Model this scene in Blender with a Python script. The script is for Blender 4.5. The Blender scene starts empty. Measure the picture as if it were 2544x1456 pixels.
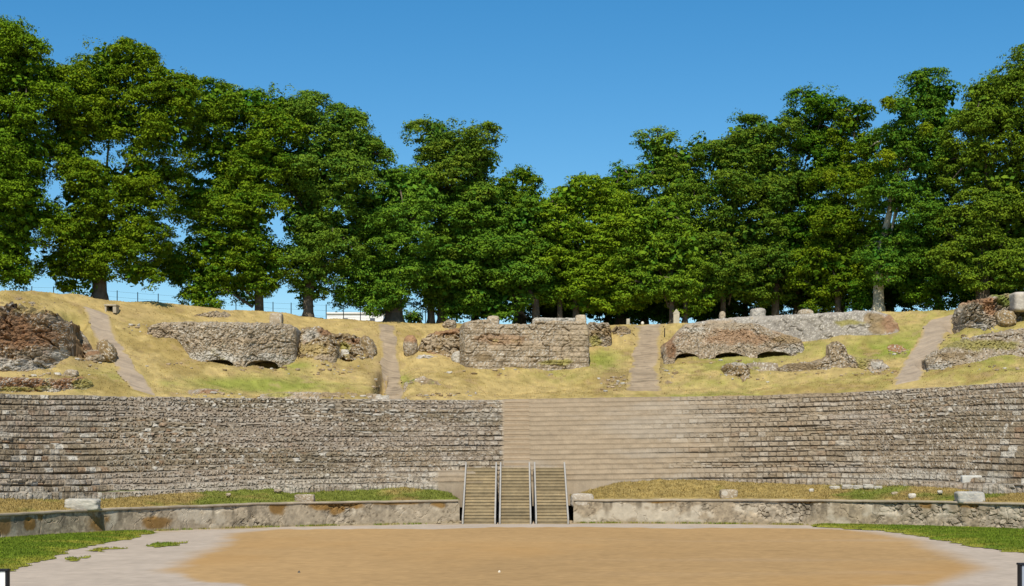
import bpy, math, random
import numpy as np
from mathutils import Vector
random.seed(7); RNG = np.random.default_rng(11)
S = bpy.context.scene
# ------------------------------------------------------------------ camera, world, sun, exposure
F, CX, HZ, EH = 4003.0, 1271.5, 1150.0, 3.2      # focal length, centre column, horizon row (on a 2543 px wide survey), eye height
cd = bpy.data.cameras.new('camera'); cam = bpy.data.objects.new('camera', cd); S.collection.objects.link(cam)
cam.location = (0, 0, EH); cam.rotation_euler = (math.radians(90), 0, 0)
cd.sensor_width = 36; cd.lens = 36*F/2543; cd.shift_y = (HZ-728)/2543; cd.clip_start = .5; cd.clip_end = 6000
S.camera = cam
SUN_AZ, SUN_EL = math.radians(6), math.radians(50)      # light travels towards +Y, from the left behind the camera
w = bpy.data.worlds.new('World'); S.world = w; w.use_nodes = True
nt = w.node_tree; nt.nodes.clear()
wo = nt.nodes.new('ShaderNodeOutputWorld'); bg = nt.nodes.new('ShaderNodeBackground'); sk = nt.nodes.new('ShaderNodeTexSky')
sk.sky_type = 'NISHITA'; sk.sun_disc = False; sk.sun_elevation = SUN_EL; sk.sun_rotation = math.pi+SUN_AZ
sk.air_density = 1.0; sk.dust_density = .1; sk.ozone_density = 3.0; sk.altitude = 300
hs = nt.nodes.new('ShaderNodeHueSaturation'); hs.inputs['Saturation'].default_value = 1.38; hs.inputs['Hue'].default_value = .495
bg.inputs['Strength'].default_value = .115
nt.links.new(sk.outputs[0], hs.inputs['Color']); nt.links.new(hs.outputs[0], bg.inputs[0]); nt.links.new(bg.outputs[0], wo.inputs[0])
sd = bpy.data.lights.new('sun', 'SUN'); sd.energy = 4.9; sd.angle = math.radians(.5); sd.color = (1, .92, .79)
so = bpy.data.objects.new('sun', sd); S.collection.objects.link(so)
dv = Vector((math.sin(SUN_AZ)*math.cos(SUN_EL), math.cos(SUN_AZ)*math.cos(SUN_EL), -math.sin(SUN_EL)))
so.rotation_euler = dv.to_track_quat('-Z', 'Y').to_euler(); so.location = (-40, -40, 60)
S.view_settings.view_transform = 'Standard'; S.view_settings.look = 'None'; S.view_settings.gamma = 1; S.view_settings.exposure = 0.05
S.cycles.max_bounces = 5; S.cycles.transparent_max_bounces = 4

# ------------------------------------------------------------------ numeric helpers
def hsh(i, j, k=0, s=0):
    v = np.sin(i*127.1+j*311.7+k*74.7+s*53.3)*43758.5453
    return v-np.floor(v)
def vn(x, y, z=0, s=0):
    x, y, z = np.broadcast_arrays(np.asarray(x, float), y, z)
    xi, yi, zi = np.floor(x), np.floor(y), np.floor(z); fx, fy, fz = x-xi, y-yi, z-zi
    fx, fy, fz = [f*f*(3-2*f) for f in (fx, fy, fz)]
    r = 0
    for a in (0, 1):
        for b in (0, 1):
            for c in (0, 1):
                r = r+hsh(xi+a, yi+b, zi+c, s)*(fx if a else 1-fx)*(fy if b else 1-fy)*(fz if c else 1-fz)
    return r*2-1
def fbm(x, y, z=0, o=4, s=0):
    r, a, f = 0, .5, 1.
    for k in range(o): r = r+a*vn(np.asarray(x)*f, np.asarray(y)*f, np.asarray(z)*f, s+k); a *= .5; f *= 2.03
    return r
def cells(u, v, s=0, jit=.85):
    ui, vi = np.floor(u), np.floor(v); f1 = np.full(u.shape, 9.); f2 = f1.copy(); h = np.zeros(u.shape)
    for a in (-1, 0, 1):
        for b in (-1, 0, 1):
            ci, cj = ui+a, vi+b
            px = ci+.5+(hsh(ci, cj, 1, s)-.5)*jit; py = cj+.5+(hsh(ci, cj, 2, s)-.5)*jit
            d = np.hypot(px-u, py-v); n = d < f1
            f2 = np.where(n, f1, np.minimum(f2, d)); h = np.where(n, hsh(ci, cj, 3, s), h); f1 = np.where(n, d, f1)
    return h, f1, f2
def sst(x, a, b): t = np.clip((x-a)/(b-a), 0, 1); return t*t*(3-2*t)
def lerp(a, b, t): return a+(b-a)*t
def curve(pts):
    a = np.array(pts, float); return lambda X: np.interp(X, a[:, 0], a[:, 1])
def P(X, V, Y): return ((X-CX)/F*Y, Y, EH-(V-HZ)/F*Y)

# ------------------------------------------------------------------ object helpers
COL = S.collection
def tag(o, label=None, cat=None, group=None, kind=None):
    if label: o['label'] = label
    if cat: o['category'] = cat
    if group: o['group'] = group
    if kind: o['kind'] = kind
    return o
def empty(name, loc, label, cat, group=None):
    o = bpy.data.objects.new(name, None); COL.objects.link(o); o.location = loc; o.empty_display_size = .3
    return tag(o, label, cat, group)
def mesh(name, V, Fc, mat, parent=None, cols=None, smooth=False, uv=None):
    V = np.asarray(V, float).reshape(-1, 3); Fc = np.asarray(Fc, int)
    if parent is not None: V = V-np.array(parent.location)
    me = bpy.data.meshes.new(name); k = Fc.shape[1]
    me.vertices.add(len(V)); me.vertices.foreach_set('co', V.ravel())
    me.loops.add(Fc.size); me.loops.foreach_set('vertex_index', Fc.ravel().astype(np.int32))
    me.polygons.add(len(Fc)); me.polygons.foreach_set('loop_start', np.arange(0, Fc.size, k, dtype=np.int32))
    me.polygons.foreach_set('use_smooth', np.full(len(Fc), smooth))
    me.update(calc_edges=True); me.validate()
    if cols is not None:
        c = np.ones((len(V), 4)); c[:, :3] = np.asarray(cols).reshape(-1, 3)
        at = me.color_attributes.new('Col', 'FLOAT_COLOR', 'POINT'); at.data.foreach_set('color', np.clip(c, 0, 1).ravel())
    me.materials.append(mat)
    o = bpy.data.objects.new(name, me); COL.objects.link(o)
    if parent is not None: o.parent = parent
    return o
def gridf(n, m, off=0, flip=False):
    i = np.arange(n*m).reshape(n, m)+off
    f = np.stack([i[:-1, :-1], i[1:, :-1], i[1:, 1:], i[:-1, 1:]], -1).reshape(-1, 4)
    return f[:, ::-1] if flip else f
class MB:
    def __init__(s): s.v = []; s.f = []
    def box(s, x0, x1, y0, y1, z0, z1):
        b = len(s.v); s.v += [(x, y, z) for z in (z0, z1) for y in (y0, y1) for x in (x0, x1)]
        s.f += [[b+i for i in q] for q in ((0, 2, 3, 1), (4, 5, 7, 6), (0, 1, 5, 4), (2, 6, 7, 3), (0, 4, 6, 2), (1, 3, 7, 5))]
    def prism(s, poly, x0, x1):     # poly in (y, z), four corners
        b = len(s.v); s.v += [(x0, y, z) for y, z in poly]+[(x1, y, z) for y, z in poly]
        s.f += [[b, b+1, b+2, b+3], [b+7, b+6, b+5, b+4]]+[[b+i, b+4+i, b+4+(i+1) % 4, b+(i+1) % 4] for i in range(4)]
    def tube(s, pts, rs, n=8):
        b = len(s.v); pts = [Vector(p) for p in pts]
        for i, p in enumerate(pts):
            d = (pts[min(i+1, len(pts)-1)]-pts[max(i-1, 0)]).normalized()
            a = d.cross(Vector((.3, .9, .1))).normalized(); c = d.cross(a)
            for k in range(n):
                t = 2*math.pi*k/n; s.v.append(tuple(p+(a*math.cos(t)+c*math.sin(t))*rs[i]))
        for i in range(len(pts)-1):
            for k in range(n): s.f.append([b+i*n+k, b+i*n+(k+1) % n, b+(i+1)*n+(k+1) % n, b+(i+1)*n+k])
        e = b+(len(pts)-1)*n
        for k in range(1, n-2, 2): s.f.append([e, e+k, e+k+1, e+(k+2) % n])
    def build(s, name, mat, parent=None, bevel=0, smooth=False):
        o = mesh(name, s.v, s.f, mat, parent, smooth=smooth)
        if bevel:
            m = o.modifiers.new('bevel', 'BEVEL'); m.width = bevel; m.segments = 2
        return o

# ------------------------------------------------------------------ materials
def mat(name, col=None, rough=.9, n_scale=3., n_amt=.25, b_scale=12., bump=.4, bdist=.05, attr=False, spec=.2, metal=0., voro=0., trans=0., orand=0.):
    m = bpy.data.materials.new(name); m.use_nodes = True; t = m.node_tree; N = t.nodes; L = t.links; bs = N['Principled BSDF']
    bs.inputs['Roughness'].default_value = rough; bs.inputs['Specular IOR Level'].default_value = spec; bs.inputs['Metallic'].default_value = metal
    tc = N.new('ShaderNodeNewGeometry')
    if attr: a = N.new('ShaderNodeAttribute'); a.attribute_name = 'Col'; base = a.outputs['Color']
    else: a = N.new('ShaderNodeRGB'); a.outputs[0].default_value = (*col, 1); base = a.outputs[0]
    if n_amt:
        n = N.new('ShaderNodeTexNoise'); n.inputs['Scale'].default_value = n_scale; n.inputs['Detail'].default_value = 6; n.inputs['Roughness'].default_value = .65
        L.new(tc.outputs['Position'], n.inputs['Vector'])
        r = N.new('ShaderNodeMapRange'); r.inputs[1].default_value = .25; r.inputs[2].default_value = .75; r.inputs[3].default_value = 1-n_amt; r.inputs[4].default_value = 1+n_amt
        L.new(n.outputs['Fac'], r.inputs[0]); x = N.new('ShaderNodeVectorMath'); x.operation = 'SCALE'; L.new(base, x.inputs[0]); L.new(r.outputs[0], x.inputs['Scale']); base = x.outputs[0]
    if orand:
        oi = N.new('ShaderNodeObjectInfo'); q = N.new('ShaderNodeMapRange'); q.inputs[3].default_value = 1-orand; q.inputs[4].default_value = 1+orand; L.new(oi.outputs['Random'], q.inputs[0])
        x2 = N.new('ShaderNodeVectorMath'); x2.operation = 'SCALE'; L.new(base, x2.inputs[0]); L.new(q.outputs[0], x2.inputs['Scale']); base = x2.outputs[0]
    L.new(base, bs.inputs['Base Color'])
    if bump:
        n2 = N.new('ShaderNodeTexNoise'); n2.inputs['Scale'].default_value = b_scale; n2.inputs['Detail'].default_value = 5; n2.inputs['Roughness'].default_value = .7
        L.new(tc.outputs['Position'], n2.inputs['Vector']); h = n2.outputs['Fac']
        if voro:
            v = N.new('ShaderNodeTexVoronoi'); v.inputs['Scale'].default_value = voro; L.new(tc.outputs['Position'], v.inputs['Vector'])
            ad = N.new('ShaderNodeMath'); ad.operation = 'SUBTRACT'; L.new(h, ad.inputs[0]); L.new(v.outputs['Distance'], ad.inputs[1]); h = ad.outputs[0]
        b = N.new('ShaderNodeBump'); b.inputs['Strength'].default_value = bump; b.inputs['Distance'].default_value = bdist
        L.new(h, b.inputs['Height']); L.new(b.outputs[0], bs.inputs['Normal'])
    if trans:
        tr = N.new('ShaderNodeBsdfTranslucent'); L.new(base, tr.inputs[0]); mx = N.new('ShaderNodeMixShader'); mx.inputs[0].default_value = trans
        L.new(bs.outputs[0], mx.inputs[1]); L.new(tr.outputs[0], mx.inputs[2]); L.new(mx.outputs[0], N['Material Output'].inputs[0])
    return m
M_MAS = mat('masonry', attr=True, n_scale=4, n_amt=.3, b_scale=9, bump=.8, bdist=.08, voro=5)
M_PLA = mat('plaster', attr=True, n_scale=2.5, n_amt=.22, b_scale=7, bump=.5, bdist=.04)
M_TUR = mat('dry_turf', attr=True, n_scale=1.6, n_amt=.16, b_scale=7, bump=.7, bdist=.09, rough=1)
M_SND = mat('sand', attr=True, n_scale=.9, n_amt=.07, b_scale=9, bump=.35, bdist=.02, rough=1, spec=.1)
M_PAV = mat('paving', attr=True, n_scale=2, n_amt=.14, b_scale=8, bump=.4, bdist=.03)
M_LEAF = mat('leaf', attr=True, n_amt=0, bump=0, rough=.85, spec=.06, trans=.14)
M_BARK = mat('bark', (.13, .105, .075), n_scale=3, n_amt=.5, b_scale=5, bump=1, bdist=.1)
M_PALEB = mat('pale_bark', (.42, .38, .27), n_scale=2, n_amt=.35, b_scale=4, bump=.8, bdist=.08)
M_TREAD = mat('stair_wood', (.30, .235, .135), n_scale=2.5, n_amt=.3, b_scale=14, bump=.3, bdist=.01, rough=.75, orand=.22)
M_RAIL = mat('rail_wood', (.37, .35, .31), n_scale=2, n_amt=.15, b_scale=14, bump=.2, bdist=.01, rough=.7)
M_DARK = mat('black_steel_and_shade', (.015, .016, .02), n_amt=.2, bump=0, rough=.6)  # black steel, also the painted shade at stair gaps and bench hole
M_WHITE = mat('white_paint', (.82, .82, .80), n_amt=.04, bump=0, rough=.6)
M_POST = mat('fence_steel', (.10, .11, .13), n_amt=.1, bump=0, rough=.5)
M_GRA = mat('far_grass', (.17, .17, .05), n_scale=.3, n_amt=.3, b_scale=1, bump=.3)
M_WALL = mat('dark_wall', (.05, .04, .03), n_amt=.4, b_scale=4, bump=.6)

GREY = np.array((.325, .258, .172)); PALE = np.array((.52, .48, .40)); RED = np.array((.215, .115, .055)); TAN = np.array((.37, .285, .185))
DRY = np.array((.42, .315, .125)); OLIVE = np.array((.31, .275, .07)); GREEN = np.array((.155, .20, .022)); BRN = np.array((.24, .17, .085)); SMOOTH = np.array((.375, .298, .205))

# ------------------------------------------------------------------ the bowl: circle of the orchestra and the terrain rings
XC, YC, R = 3.85, 59.1, 26.6
def ringY(X, s):
    a = (np.asarray(X, float)-CX)/F; r = R+s; A = a*a+1; B = -2*(a*XC+YC); C = XC*XC+YC*YC-r*r
    return (-B+np.sqrt(np.maximum(B*B-4*A*C, 0)))/(2*A)
PHI = np.radians(np.linspace(-115, 115, 921))
rings = [
 (0.0, curve([(0, 1280), (200, 1268), (400, 1260), (700, 1250), (1140, 1243), (1900, 1242), (2300, 1246), (2543, 1252)])),
 (3.6, curve([(0, 1237), (200, 1238), (400, 1232), (600, 1222), (800, 1216), (1100, 1211), (1270, 1208), (1430, 1206), (1640, 1203), (2000, 1200), (2300, 1208), (2543, 1222)])),
 (13.0, curve([(0, 977), (300, 984), (600, 989), (960, 992), (1250, 993), (1430, 990), (1850, 983), (2100, 974), (2300, 964), (2543, 948)])),
 (20.5, curve([(0, 846), (250, 868), (480, 880), (800, 898), (1050, 905), (1600, 905), (2000, 893), (2300, 870), (2543, 850)])),
 (28.0, curve([(0, 720), (125, 730), (250, 742), (480, 763), (640, 775), (800, 787), (1000, 799), (1250, 803), (1600, 804), (1700, 802), (1850, 792), (2100, 776), (2280, 768), (2400, 766), (2543, 752)])),
]
RS = [r[0] for r in rings]+[38., 52., 120.]
ZT = []
for s, vf in rings:
    r = R+s; x = XC+r*np.sin(PHI); y = YC+r*np.cos(PHI); X = CX+F*x/y; ok = (X > -60) & (X < 2620) & (y > 30)
    z = EH-(vf(X)-HZ)/F*y; z = np.interp(PHI, PHI[ok], z[ok]); z = np.convolve(np.pad(z, 9, 'edge'), np.ones(19)/19, 'valid'); ZT.append(z)
ZT.append(ZT[-1]-.5); ZT.append(ZT[-2]*0+11.5); ZT.append(ZT[-1]*0-.3)
ZT = np.array(ZT)
DENTS = []      # (x, y, rx, ry, depth): hollows dug into the slope
def terrain(x, y, rough=True, dug=True):
    x = np.asarray(x, float); y = np.asarray(y, float); dx, dy = x-XC, y-YC; s = np.hypot(dx, dy)-R; ph = np.arctan2(dx, dy)
    zs = [np.interp(ph, PHI, ZT[j]) for j in range(len(RS))]
    z = zs[-1]
    for j in range(len(RS)-2, -1, -1): z = np.where(s < RS[j+1], lerp(zs[j], zs[j+1], (s-RS[j])/(RS[j+1]-RS[j])), z)
    z = z-.45*np.exp(-((s-28)/1.6)**2)*0
    for (a, b, rx, ry, d) in (DENTS if dug else []): z = z-d*np.exp(-(((x-a)/rx)**4+((y-b)/ry)**4))
    if rough: z = z+(.30*fbm(x*.3, y*.3, o=3)+.09*fbm(x*1.3, y*1.3, o=3, s=9))*np.clip((s-13)/1.5, 0, 1)
    return z
def hit(X, V, smax=27.9):
    Ys = np.linspace(float(ringY(X, 12.8)), float(ringY(X, smax)), 500); a = (X-CX)/F
    z = EH-(V-HZ)/F*Ys; t = terrain(a*Ys, Ys, False, False)
    k = np.nonzero(t > z)[0]
    return float(Ys[k[0]]) if len(k) else float(Ys[-1])
def tpoint(X, V): Y = hit(X, V); return P(X, V, Y)
# hollows: cut under the arches and beside the rubble
def dent(X, V, rx, ry, d, back=0): x, y, z = tpoint(X, V); DENTS.append((x, y+back, rx, ry, d))
ARCH = [(541, 903, 30), (651, 907, 30), (1703, 889, 30), (1813, 887, 32), (1922, 883, 36)]
_d = [(X, V, hw*.0262*1.1, 1.0, .9, 1.25) for X, V, hw in ARCH]+[(974, 950, .95, 5.5, .6, 0), (946, 948, .22, 2.6, 1.7, 0), (858, 888, .45, .6, .8, 0), (205, 850, .9, 2.2, .9, 0), (180, 800, .7, 1.4, .8, 0), (2300, 908, .45, .8, .6, 0), (2388, 810, .8, 1.0, .9, .3), (865, 885, .5, .8, .6, .2)]
for a in _d: X, V, rx, ry, d, bk = a; x, y, z = tpoint(X, V); a2 = (x, y+bk, rx, ry, d); DENTS.append(a2)

for X, V, rx, ry, d in [(1060, 893, 1.6, 1.2, -.28), (785, 908, 1.2, 1., -.3), (870, 890, 1.1, 1., -.3), (2430, 912, 2.6, 1.1, -.25), (1540, 838, .9, 1., -.25), (60, 925, 3., 1.2, -.25), (1830, 938, 1., .8, -.2), (2060, 922, 3., .8, -.18), (400, 856, 1.3, 1.2, -.25), (1225, 922, 2.6, .9, -.15), (2440, 818, 1.2, 1., -.3), (2130, 842, 3.5, 1.2, -.3), (620, 960, 4., 1.5, .3), (1350, 955, 4.5, 1.6, .25), (1900, 950, 4., 1.4, .25)]:
    x, y, z = tpoint(X, V); DENTS.append((x, y, rx, ry, d))

# ------------------------------------------------------------------ the ground
g = mesh('ground', [(-3000, -300, -.4), (3000, -300, -.4), (3000, 4000, -.4), (-3000, 4000, -.4)], [(0, 1, 2, 3)], M_GRA); tag(g, kind='structure')
gx = np.arange(-42, 52, .16); gy = np.concatenate([np.arange(-8, 34, .8), np.arange(34, 90, .14)])
xx, yy = np.meshgrid(gx, gy, indexing='ij')
Xp = CX+F*xx/np.maximum(yy, 1); Vp = HZ+EH*F/np.maximum(yy, 1)
nz = fbm(xx*.25, yy*.12, s=3)*1.8+fbm(xx*1.1, yy*.5, s=4)*.7
def seg_mask(px, x, y):    # signed distance of a polygon, in metres (positive inside)
    p = np.array(px); q = np.roll(p, -1, 0); d = np.full(x.shape, 1e9); ins = np.zeros(x.shape, bool)
    for (ax, ay), (bx, by) in zip(p, q):
        ex, ey = bx-ax, by-ay; t = np.clip(((x-ax)*ex+(y-ay)*ey)/(ex*ex+ey*ey+1e-12), 0, 1)
        d = np.minimum(d, np.hypot(x-ax-t*ex, y-ay-t*ey)); c = (ay > y) != (by > y)
        ins ^= c & (x < (bx-ax)*(y-ay)/(by-ay+1e-12)+ax)
    return np.where(ins, d, -d)
def onfloor(pts): return [((X-CX)/F*(EH*F/(V-HZ)), EH*F/(V-HZ)) for X, V in pts]
sand_poly = onfloor([(560, 1325), (680, 1314), (1270, 1310), (2080, 1312), (2200, 1322), (2310, 1345), (2400, 1375), (2470, 1415), (2350, 1450), (2000, 1470), (1400, 1500), (900, 1520), (640, 1475), (400, 1425), (450, 1385), (505, 1350)])
sd_ = seg_mask(sand_poly, xx+nz*.5, yy+nz*1.1)
soft = lerp(.4, 2.0, sst(np.abs(xx-1), 5, 22))*lerp(1, .5, sst(yy, 74, 84))
ms = sst(sd_, -soft*.3, soft)*(1-.25*sst(fbm(xx*.12+3, yy*.3, s=5), .05, .6)*sst(xx, -2, 20))
sandc = np.array((.40, .255, .112)); gravel = np.array((.44, .365, .285))
c = gravel*(1+.10*fbm(xx*.5, yy*.5, s=8)[..., None]+.12*fbm(xx*3, yy*2, s=2)[..., None]+.08*RNG.uniform(-1, 1, xx.shape)[..., None])
sc = sandc*(1+.13*fbm(xx*.12, yy*.06, s=21)[..., None]+.08*fbm(xx*2.2, yy*1.2, s=22)[..., None]+.10*(RNG.uniform(-1, 1, xx.shape))[..., None])
sc = lerp(sc, sandc*np.array((1.08, .98, .8)), (sst(fbm(xx*.1+7, yy*.05, s=24), -.1, .3)*.5)[..., None])
c = lerp(c, sc, ms[..., None])
bnd = sst(fbm(xx*1.5, yy*.8, s=31), .32, .55)*.08*ms; c = c*(1-bnd[..., None])
# earthy strip along the foot of the wall
sr = np.hypot(xx-XC, yy-YC)-R
c = lerp(c, np.array((.36, .27, .15)), (sst(sr, -1.9, -.6)*sst(fbm(xx*.6, yy*.6, s=41), -.35, .15)*.8)[..., None])
o = mesh('gravel_floor', np.stack([xx, yy, .012*fbm(xx*1.3, yy*1.3)], -1), gridf(len(gx), len(gy)), M_SND, cols=c, smooth=True); tag(o, kind='structure')

# green turf at both ends of the floor
def turf(polys, nm, label, seed):
    allp = [onfloor(p) for p in polys]; xs = [a for p in allp for a, b in p]; ys = [b for p in allp for a, b in p]
    ax = np.arange(min(xs)-1, max(xs)+1, .1); ay = np.arange(min(ys)-1, max(ys)+1, .1); x, y = np.meshgrid(ax, ay, indexing='ij')
    n = fbm(x*.9, y*.9, s=seed)*.9+.35*fbm(x*3, y*3, s=seed+3); m = np.full(x.shape, -9.)
    for p in allp: m = np.maximum(m, seg_mask(p, x+n*.7, y+n))
    s = np.hypot(x-XC, y-YC)-R; m = np.minimum(m, -s-.12)
    z = .014+.07*sst(m, 0, .5)+.03*fbm(x*2.5, y*2.5, s=seed)*sst(m, 0, .5)+.045*sst(m, 0, 2)
    f = gridf(len(ax), len(ay)); mm = m.ravel(); keep = (mm[f] > -.02).all(1); f = f[keep]
    u, inv = np.unique(f, return_inverse=True); Vv = np.stack([x, y, z], -1).reshape(-1, 3)[u]
    g1 = np.array((.13, .185, .018)); g2 = np.array((.25, .245, .035))
    t = sst(fbm(x*.4, y*.7, s=seed+5)+.8*np.exp(-np.maximum(m, 0)*1.1)-.3, -.2, .55)
    cc = lerp(g1, g2, t[..., None])*(1+.25*vn(x*4, y*4, s=4)[..., None]); cc = cc.reshape(-1, 3)[u]
    root = mesh(nm, Vv, inv.reshape(-1, 4), M_TUR, cols=cc, smooth=True); tag(root, label, 'grass', kind='stuff')
    return Vv[mm[u] > .1], cc[mm[u] > .1]
def blades(nm, pts, cols, n, h, label, tri=None):
    k = RNG.integers(0, len(pts), n); b = pts[k]+np.c_[RNG.uniform(-.06, .06, (n, 2)), np.full(n, -.01)]; a = RNG.uniform(0, 6.28, n); hh = h*RNG.uniform(.5, 1.3, n); w = .022*RNG.uniform(.6, 1.6, n)
    t = np.c_[np.cos(a)*w, np.sin(a)*w, np.zeros(n)]; ln = np.c_[RNG.normal(0, .4, (n, 2))*hh[:, None], hh]
    V = np.stack([b-t, b+t, b+ln], 1).reshape(-1, 3); c = np.repeat(cols[k]*RNG.uniform(.75, 1.35, (n, 1)), 3, 0)
    o = mesh(nm, V, np.arange(3*n).reshape(-1, 3), M_LEAF, cols=c); tag(o, label, 'grass', kind='stuff'); return o
pl, cl = turf([[(-120, 1330), (0, 1338), (200, 1326), (395, 1321), (340, 1336), (250, 1352), (170, 1372), (100, 1398), (0, 1424), (-120, 1440)],
               [(365, 1357), (400, 1351), (452, 1350), (440, 1356), (390, 1361)], [(235, 1370), (262, 1362), (288, 1363), (262, 1372)], [(158, 1390), (190, 1386), (218, 1388), (180, 1397)]], 'turf', 'bright green turf at the left edge of the gravel floor below the curved wall', 50)
pr, cr = turf([[(2020, 1291), (2170, 1293), (2300, 1296), (2600, 1312), (2620, 1390), (2540, 1374), (2470, 1366), (2400, 1357), (2330, 1343), (2260, 1328), (2180, 1319), (2080, 1313), (2020, 1309)]], 'turf', 'bright green turf wedge at the right edge of the gravel floor', 70)
blades('grass_blades', pl, cl, 26000, .07, 'short green grass blades growing in the turf at the left of the floor')
blades('grass_blades', pr, cr, 22000, .07, 'short green grass blades growing in the turf wedge at the right of the floor')

# hillside above the seats
ph = np.radians(np.concatenate([np.arange(-112, -46, 1.), np.arange(-46, 47, .22), np.arange(47, 113, 1.)]))
ss = np.concatenate([np.arange(12.75, 31, .17), np.arange(31, 54, 1.2), np.arange(56, 122, 6)])
pp, s2 = np.meshgrid(ph, ss, indexing='ij'); x = XC+(R+s2)*np.sin(pp); y = YC+(R+s2)*np.cos(pp); z = terrain(x, y)
Xh = CX+F*x/y; Vh = HZ-(z-EH)/y*F
def hill_col(x, y, Xh, Vh):
    n = fbm(x*.3, y*.3, s=60); n2 = fbm(x*1.1, y*1.1, s=61); n3 = vn(x*3.1, y*3.1, s=62)
    c = lerp(DRY, OLIVE, sst(n*.7+n2*.5+sst(Xh, 1300, 2500)*.25, .0, .5)[..., None])
    gr = 0
    for gxp, gvp, a, b, k in [(620, 950, 160, 18, 1), (700, 965, 200, 14, .6), (740, 908, 50, 12, 1), (1500, 890, 45, 22, 1), (1800, 900, 120, 20, .8), (1990, 870, 190, 20, .55), (2250, 845, 120, 50, .6), (2200, 870, 60, 18, .8), (1000, 940, 25, 14, .8), (1900, 985, 260, 7, 1), (250, 940, 90, 35, .4), (160, 800, 60, 30, .3), (2470, 900, 90, 25, .35), (1450, 930, 200, 24, .3), (1800, 955, 120, 22, .4), (2480, 870, 120, 20, .4)]:
        gr = gr+k*np.exp(-((Xh-gxp)/a)**2-((Vh-gvp)/b)**2)
    c = lerp(c, GREEN*1.15, (np.clip(gr*1.1+n2*.6*(gr > .1), 0, 1)*.75)[..., None])
    c = lerp(c, np.array((.31, .215, .08)), (sst(n2*.7+n, .05, .5)*.75)[..., None]); c = lerp(c, BRN*1.1, (sst(n2+.5*n3, .3, .6)*.6)[..., None])
    for bx, bv, a, b, k in [(945, 945, 22, 30, 1), (215, 880, 45, 30, .8), (1530, 940, 40, 35, .5), (1640, 905, 10, 40, .7), (340, 780, 50, 20, .3), (1700, 800, 60, 20, .0), (915, 860, 40, 50, .3)]:
        c = lerp(c, BRN*.9, (np.clip(k*np.exp(-((Xh-bx)/a)**2-((Vh-bv)/b)**2)*(1+n3*.5), 0, 1))[..., None])
    edge = sst(Vh, 960, 985)*0
    return c*(1+.20*n3+.12*n2+.22*fbm(x*4.5, y*3, s=64))[..., None]
hc = hill_col(x, y, Xh, Vh)
o = mesh('hill', np.stack([x, y, z], -1), gridf(len(ph), len(ss), flip=True), M_TUR, cols=hc, smooth=True); tag(o, kind='structure')
vis = (Xh > -30) & (Xh < 2580) & (s2 > 13.1) & (s2 < 28.6); hp = np.stack([x, y, z], -1)[vis]; hcc = hc[vis]
PATHS = [([(237, 770, 32), (262, 830, 30), (300, 900, 31), (340, 955, 32), (360, 982, 33)], 'left'), ([(958, 808, 24), (966, 870, 24), (975, 940, 23), (980, 990, 22)], 'b'), ([(1612, 804, 36), (1608, 870, 34), (1600, 930, 38), (1598, 976, 44)], 'c'), ([(2345, 782, 36), (2322, 830, 38), (2290, 885, 40), (2262, 925, 40), (2250, 958, 40)], 'd')]
def on_path(Xh, Vh):
    m = np.zeros(Xh.shape, bool)
    for p, _ in PATHS:
        a = np.array(p); m |= (np.abs(Xh-np.interp(Vh, a[:, 1], a[:, 0])) < np.interp(Vh, a[:, 1], a[:, 2])) & (Vh > a[0, 1]-2)
    return m
k = ~on_path(Xh[vis], Vh[vis])
blades('dry_grass', hp[k], hcc[k]*1.12, 70000, .055, 'dry yellow grass blades growing over the slope above the seats')

# paths that climb the slope, each a flight of shallow stone steps
for p, nm in PATHS:
    a = np.array(p, float); top = np.array(tpoint(a[0, 0], a[0, 1]+1)); bot = np.array(tpoint(a[-1, 0], a[-1, 1]-1))
    n = int(abs(top[1]-bot[1])/.07)+2; Vs = np.linspace(a[0, 1]+1, a[-1, 1]-1, 60); pts = np.array([tpoint(np.interp(v, a[:, 1], a[:, 0]), v) for v in Vs])
    yy_ = np.linspace(pts[0, 1], pts[-1, 1], n); cx_ = np.interp(-yy_, -pts[:, 1], pts[:, 0]); Vy = np.interp(-yy_, -pts[:, 1], Vs); hw = np.interp(Vy, a[:, 1], a[:, 2])*yy_/F
    t = np.linspace(-1, 1, 40); X2 = cx_[:, None]+hw[:, None]*t[None]*(1+(.10*vn(yy_*1.5, 0, s=5)[:, None]+.09*vn(yy_[:, None]*4, np.sign(t)[None]*3, s=6))*np.abs(t)); Y2 = np.repeat(yy_[:, None], 40, 1)
    Z0 = terrain(X2, Y2); zc = terrain(cx_, yy_)
    st = .16; zq = (np.floor(zc/st)*st+st*sst(zc/st % 1, .78, 1.))-zc
    Z = Z0+zq[:, None]*.9+.10+.03*(1-np.abs(t[None])**8)-.25*np.clip(1-np.minimum(np.arange(n), n-1-np.arange(n))/4, 0, 1)[:, None]+.015*fbm(X2*2, Y2*2)
    n1 = fbm(X2*.8, Y2*.8, s=80); joint = sst((zc/st) % 1, .70, .80)*(1-sst((zc/st) % 1, .95, 1.))
    blk = hsh(np.floor(zc/st)[:, None], np.floor(X2/.7+hsh(np.floor(zc/st), 3)[:, None]*5), 5)
    c = np.array((.315, .245, .165))*(1+.2*n1+.22*(blk-.5)-.35*joint[:, None]*(.6+.6*vn(X2*1.5, Y2*3, s=7)))[..., None]
    if nm in 'left d': c = lerp(c, np.array((.36, .30, .24)), .35)
    c = lerp(c, DRY*.8, (sst(np.abs(t)[None]+n1*.6, .72, 1.05))[..., None])
    o = mesh('path', np.stack([X2, Y2, Z], -1), gridf(n, 40), M_PAV, cols=c, smooth=False); tag(o, kind='structure')

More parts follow.
